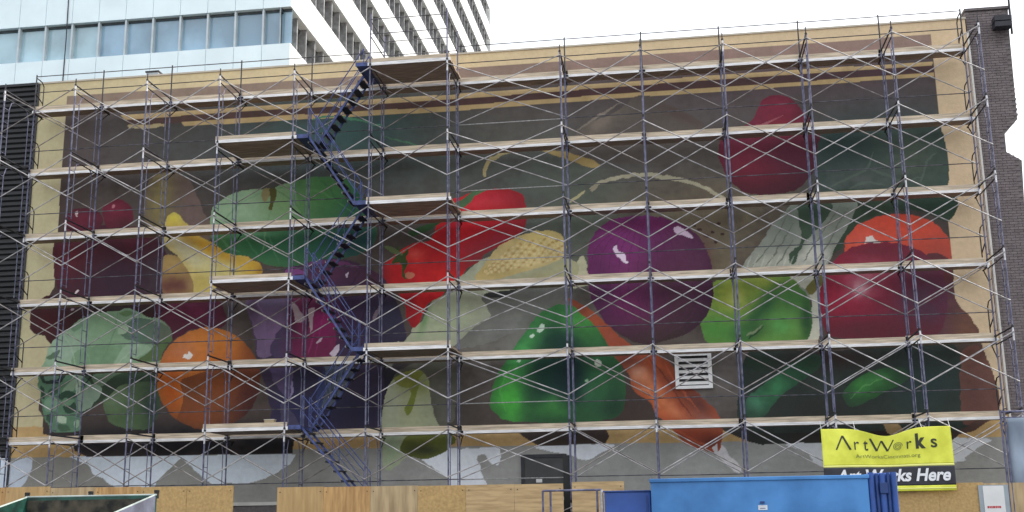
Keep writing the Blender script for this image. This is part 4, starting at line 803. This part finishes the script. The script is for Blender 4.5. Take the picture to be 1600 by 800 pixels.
def stroke(pts, r):
    v = []; f = []
    if len(pts) == 2: pts = [(pts[0][0] + (pts[1][0] - pts[0][0]) * i / 10, pts[0][1] + (pts[1][1] - pts[0][1]) * i / 10) for i in range(11)]
    for (x0, y0), (x1, y1) in zip(pts[:-1], pts[1:]):
        d = math.hypot(x1 - x0, y1 - y0) or 1; nx, ny = -(y1 - y0) / d * r, (x1 - x0) / d * r; o = len(v)
        v += [(x0 + nx, y0 + ny), (x0 - nx, y0 - ny), (x1 - nx, y1 - ny), (x1 + nx, y1 + ny)]; f.append((o, o + 1, o + 2, o + 3))
    return v, f
def upx(px): return (px - 1283) / (1490 - 1283)
CH = .33; VL = .665                         # capital height, base line of the big word
v, f = stroke([(0, 0), (.125, CH)], .014); v2, f2 = stroke([(.125, CH), (.26, -.0)], .02)
o = len(v); on_banner(v + v2, f + [tuple(i + o for i in q) for q in f2], 'letter', 'print_black', upx(1306), VL, 1.25, 1)
put('r', 'letter', 'print_black', upx(1335), upx(1343), VL, .30, 0, .0); put('t', 'letter', 'print_black', upx(1350), upx(1357), VL, .31, 0, .012)
v, f = stroke([(0, CH), (.13, -.0)], .026); v2, f2 = stroke([(.13, 0), (.24, CH * .95)], .012); v3, f3 = stroke([(.24, CH * .95), (.36, 0)], .024); v4, f4 = stroke([(.36, 0), (.50, CH)], .013)
allv, allf = [], []
for vv, ff in ((v, f), (v2, f2), (v3, f3), (v4, f4)):
    o = len(allv); allv += vv; allf += [tuple(i + o for i in q) for q in ff]
on_banner(allv, allf, 'letter', 'print_black', upx(1361), VL, 1.05, 1)
sp = [(.11 + (.11 - .09 * i / 44) * math.cos(i * .36), .11 + (.12 - .10 * i / 44) * math.sin(i * .36)) for i in range(45)]
v, f = stroke(sp, .009); on_banner(v, f, 'swirl_letter', 'print_grey', upx(1396), VL, 1, 1)
put('r', 'letter', 'print_black', upx(1418), upx(1426), VL + .01, .28, 0, .0); put('k', 'letter', 'print_black', upx(1432), upx(1448), VL + .01, .33, 0, .045); put('s', 'letter', 'print_black', upx(1456), upx(1466), VL + .01, .29, 0, .012)
put('ArtWorksCincinnati.org', 'web_address', 'print_grey', upx(1336), upx(1438), .535, .085)
put('Art Works Here', 'lettering', 'print_white', upx(1302), upx(1481), VB0 + .075, .27, .22, .03, .04)
for u, v_ in ((.005, .99), (.995, .99), (.27, .985), (.78, .985)):
    p = bpos(u, v_); MB().tube(p, (p[0] + random.uniform(-.05, .05), -.03, p[2] + .22), .007, 'sign_white', 5).obj('tie', bn)

# ---------------------------------------------------------------- blue container, small box, tube gate
YC = -6.
a, b2 = at(1016, 746, YC), at(1402, 743, YC); x0, x1 = a.x, b2.x; zc = (a.z + b2.z) / 2
ct = thing('storage_container', 'large bright blue steel container with ribbed darker right end', 'container', (x0, YC, 0))
W_ = x1 - x0; rb = at(1356, 744, YC).x - x0
bevel(MB().box((0, 0, .15), (rb, 2.3, zc - .03), 'container_blue').obj('body', ct), .03, 3)
bevel(MB().box((-.02, -.03, zc - .07), (rb + .02, 2.33, zc), 'container_blue').obj('top_rail', ct), .012)
bevel(MB().box((-.02, -.03, .08), (rb, 2.33, .2), 'trim_blue').obj('bottom_rail', ct), .012)
bevel(MB().box((rb + .021, .10, .15), (W_ - .05, 2.2, zc + .03), 'box_blue').obj('end_section', ct), .05, 3)
for i in range(5):
    xx = rb + .06 + i * (W_ - rb - .12) / 4
    MB().tube((xx, .06, .15), (xx, .06, zc + random.choice((.0, .04, .02))), .055 if i % 2 == 0 else .03, 'trim_blue' if i % 2 else 'box_blue', 12).obj('end_rib', ct)
for z in (zc - .35, zc - 1.4): bevel(MB().box((rb + .2, -.03, z), (rb + .34, .09, z + .2), 'trim_blue').obj('hinge', ct))
p = at(1192, 793, YC - .01); MB().box((p.x - x0 - .085, -.008, p.z - .045), (p.x - x0 + .085, -.002, p.z + .045), 'sticker').obj('sticker', ct)
MB().box((p.x - x0 - .05, -.01, p.z - .02), (p.x - x0 + .05, -.0082, p.z - .008), 'trim_blue').obj('sticker_print', ct)
MB().box((p.x - x0 - .045, -.045, p.z + .075), (p.x - x0 + .035, -.002, p.z + .115), 'trim_blue').obj('latch', ct)
YC2 = -5.6
a, b2 = at(944, 767, YC2), at(1020, 767, YC2)
bx = thing('utility_box', 'dark blue steel box standing against the left end of the bright blue container', 'box', (a.x, YC2, 0))
W2 = b2.x - a.x - .05; z2 = a.z
bevel(MB().box((0, 0, .12), (W2, 1.2, z2 - .03), 'box_blue').obj('body', bx), .015); bevel(MB().box((-.02, -.02, z2 - .03), (W2 , 1.22, z2), 'trim_blue').obj('lid', bx), .008)
MB().box((W2 - .09, -.012, .2), (W2 - .05, -.002, z2 - .1), 'trim_blue').obj('edge_strip', bx); MB().box((.1, .1, 0), (W2 - .1, 1.1, .118), 'dark_steel').obj('skid', bx)
YG = -5.4
a, b2 = at(848, 767, YG), at(940, 767, YG); wg = b2.x - a.x
gt = thing('tube_gate', 'dark blue steel tube gate in front of the short pale hoarding', 'gate', (a.x, YG, 0))
for xx in (0, at(860, 767, YG).x - a.x, wg - .09): MB().tube((xx, 0, 0), (xx, 0, a.z), .022, 'blue_paint').obj('gate_post', gt)
MB().tube((wg, 0, 0), (wg, 0, a.z), .03, 'galvanised').obj('gate_post', gt)
MB().tube((0, 0, a.z), (wg, 0, a.z), .022, 'blue_paint').obj('gate_rail', gt); MB().tube((0, 0, .5), (wg, 0, .5), .02, 'blue_paint').obj('gate_rail', gt)

# ---------------------------------------------------------------- green dumpster
a, b2 = at(41, 778, -10), at(245, 778, -10)
x0, x1, zr = a.x, b2.x, a.z; yn = -12.0; zn = zr - .42
dm = thing('dumpster', 'dark green open steel dumpster with a pale worn rim at lower left', 'dumpster', (x0, -10, 0))
W3 = x1 - x0; T = .05; Ln = -2.0
MB().box((0, -T, .15), (W3, 0, zr), 'dumpster_green').obj('rear_wall', dm)
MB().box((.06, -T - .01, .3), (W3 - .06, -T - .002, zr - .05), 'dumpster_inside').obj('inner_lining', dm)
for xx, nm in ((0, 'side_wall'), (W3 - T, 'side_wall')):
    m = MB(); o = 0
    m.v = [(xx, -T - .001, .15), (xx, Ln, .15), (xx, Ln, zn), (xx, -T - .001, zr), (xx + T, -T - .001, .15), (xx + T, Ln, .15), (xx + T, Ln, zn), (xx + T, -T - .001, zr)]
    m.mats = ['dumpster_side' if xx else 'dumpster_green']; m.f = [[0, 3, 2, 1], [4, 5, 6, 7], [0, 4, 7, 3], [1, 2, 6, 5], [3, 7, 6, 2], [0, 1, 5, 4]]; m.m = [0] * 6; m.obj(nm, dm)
    MB().tube((xx + T / 2, 0, zr + .01), (xx + T / 2, Ln, zn + .01), .017, 'rim_metal', 8).obj('rim', dm)
MB().box((0, Ln - T, .15), (W3, Ln, zn), 'dumpster_green').obj('front_wall', dm)
MB().tube((0, -.02, zr + .01), (W3, -.02, zr + .01), .017, 'rim_metal', 8).obj('rim', dm); MB().tube((0, Ln, zn + .01), (W3, Ln, zn + .01), .017, 'rim_metal', 8).obj('rim', dm)
MB().box((T, Ln, .15), (W3 - T, -T, .2), 'dumpster_inside').obj('floor', dm)
for xx in (.0, W3 * .49, W3 - .02): MB().box((xx - .03, .0, zr - .05), (xx + .03, .06, zr + .09), 'black_rubber').tube((xx - .04, .03, zr + .07), (xx + .04, .03, zr + .07), .022, 'black_rubber').obj('lid_hinge', dm)
for xx in (.2, W3 - .2):
    for yy in (-.25, Ln + .25): MB().tube((xx - .03, yy, .075), (xx + .03, yy, .075), .075, 'black_rubber', 14).obj('caster', dm)
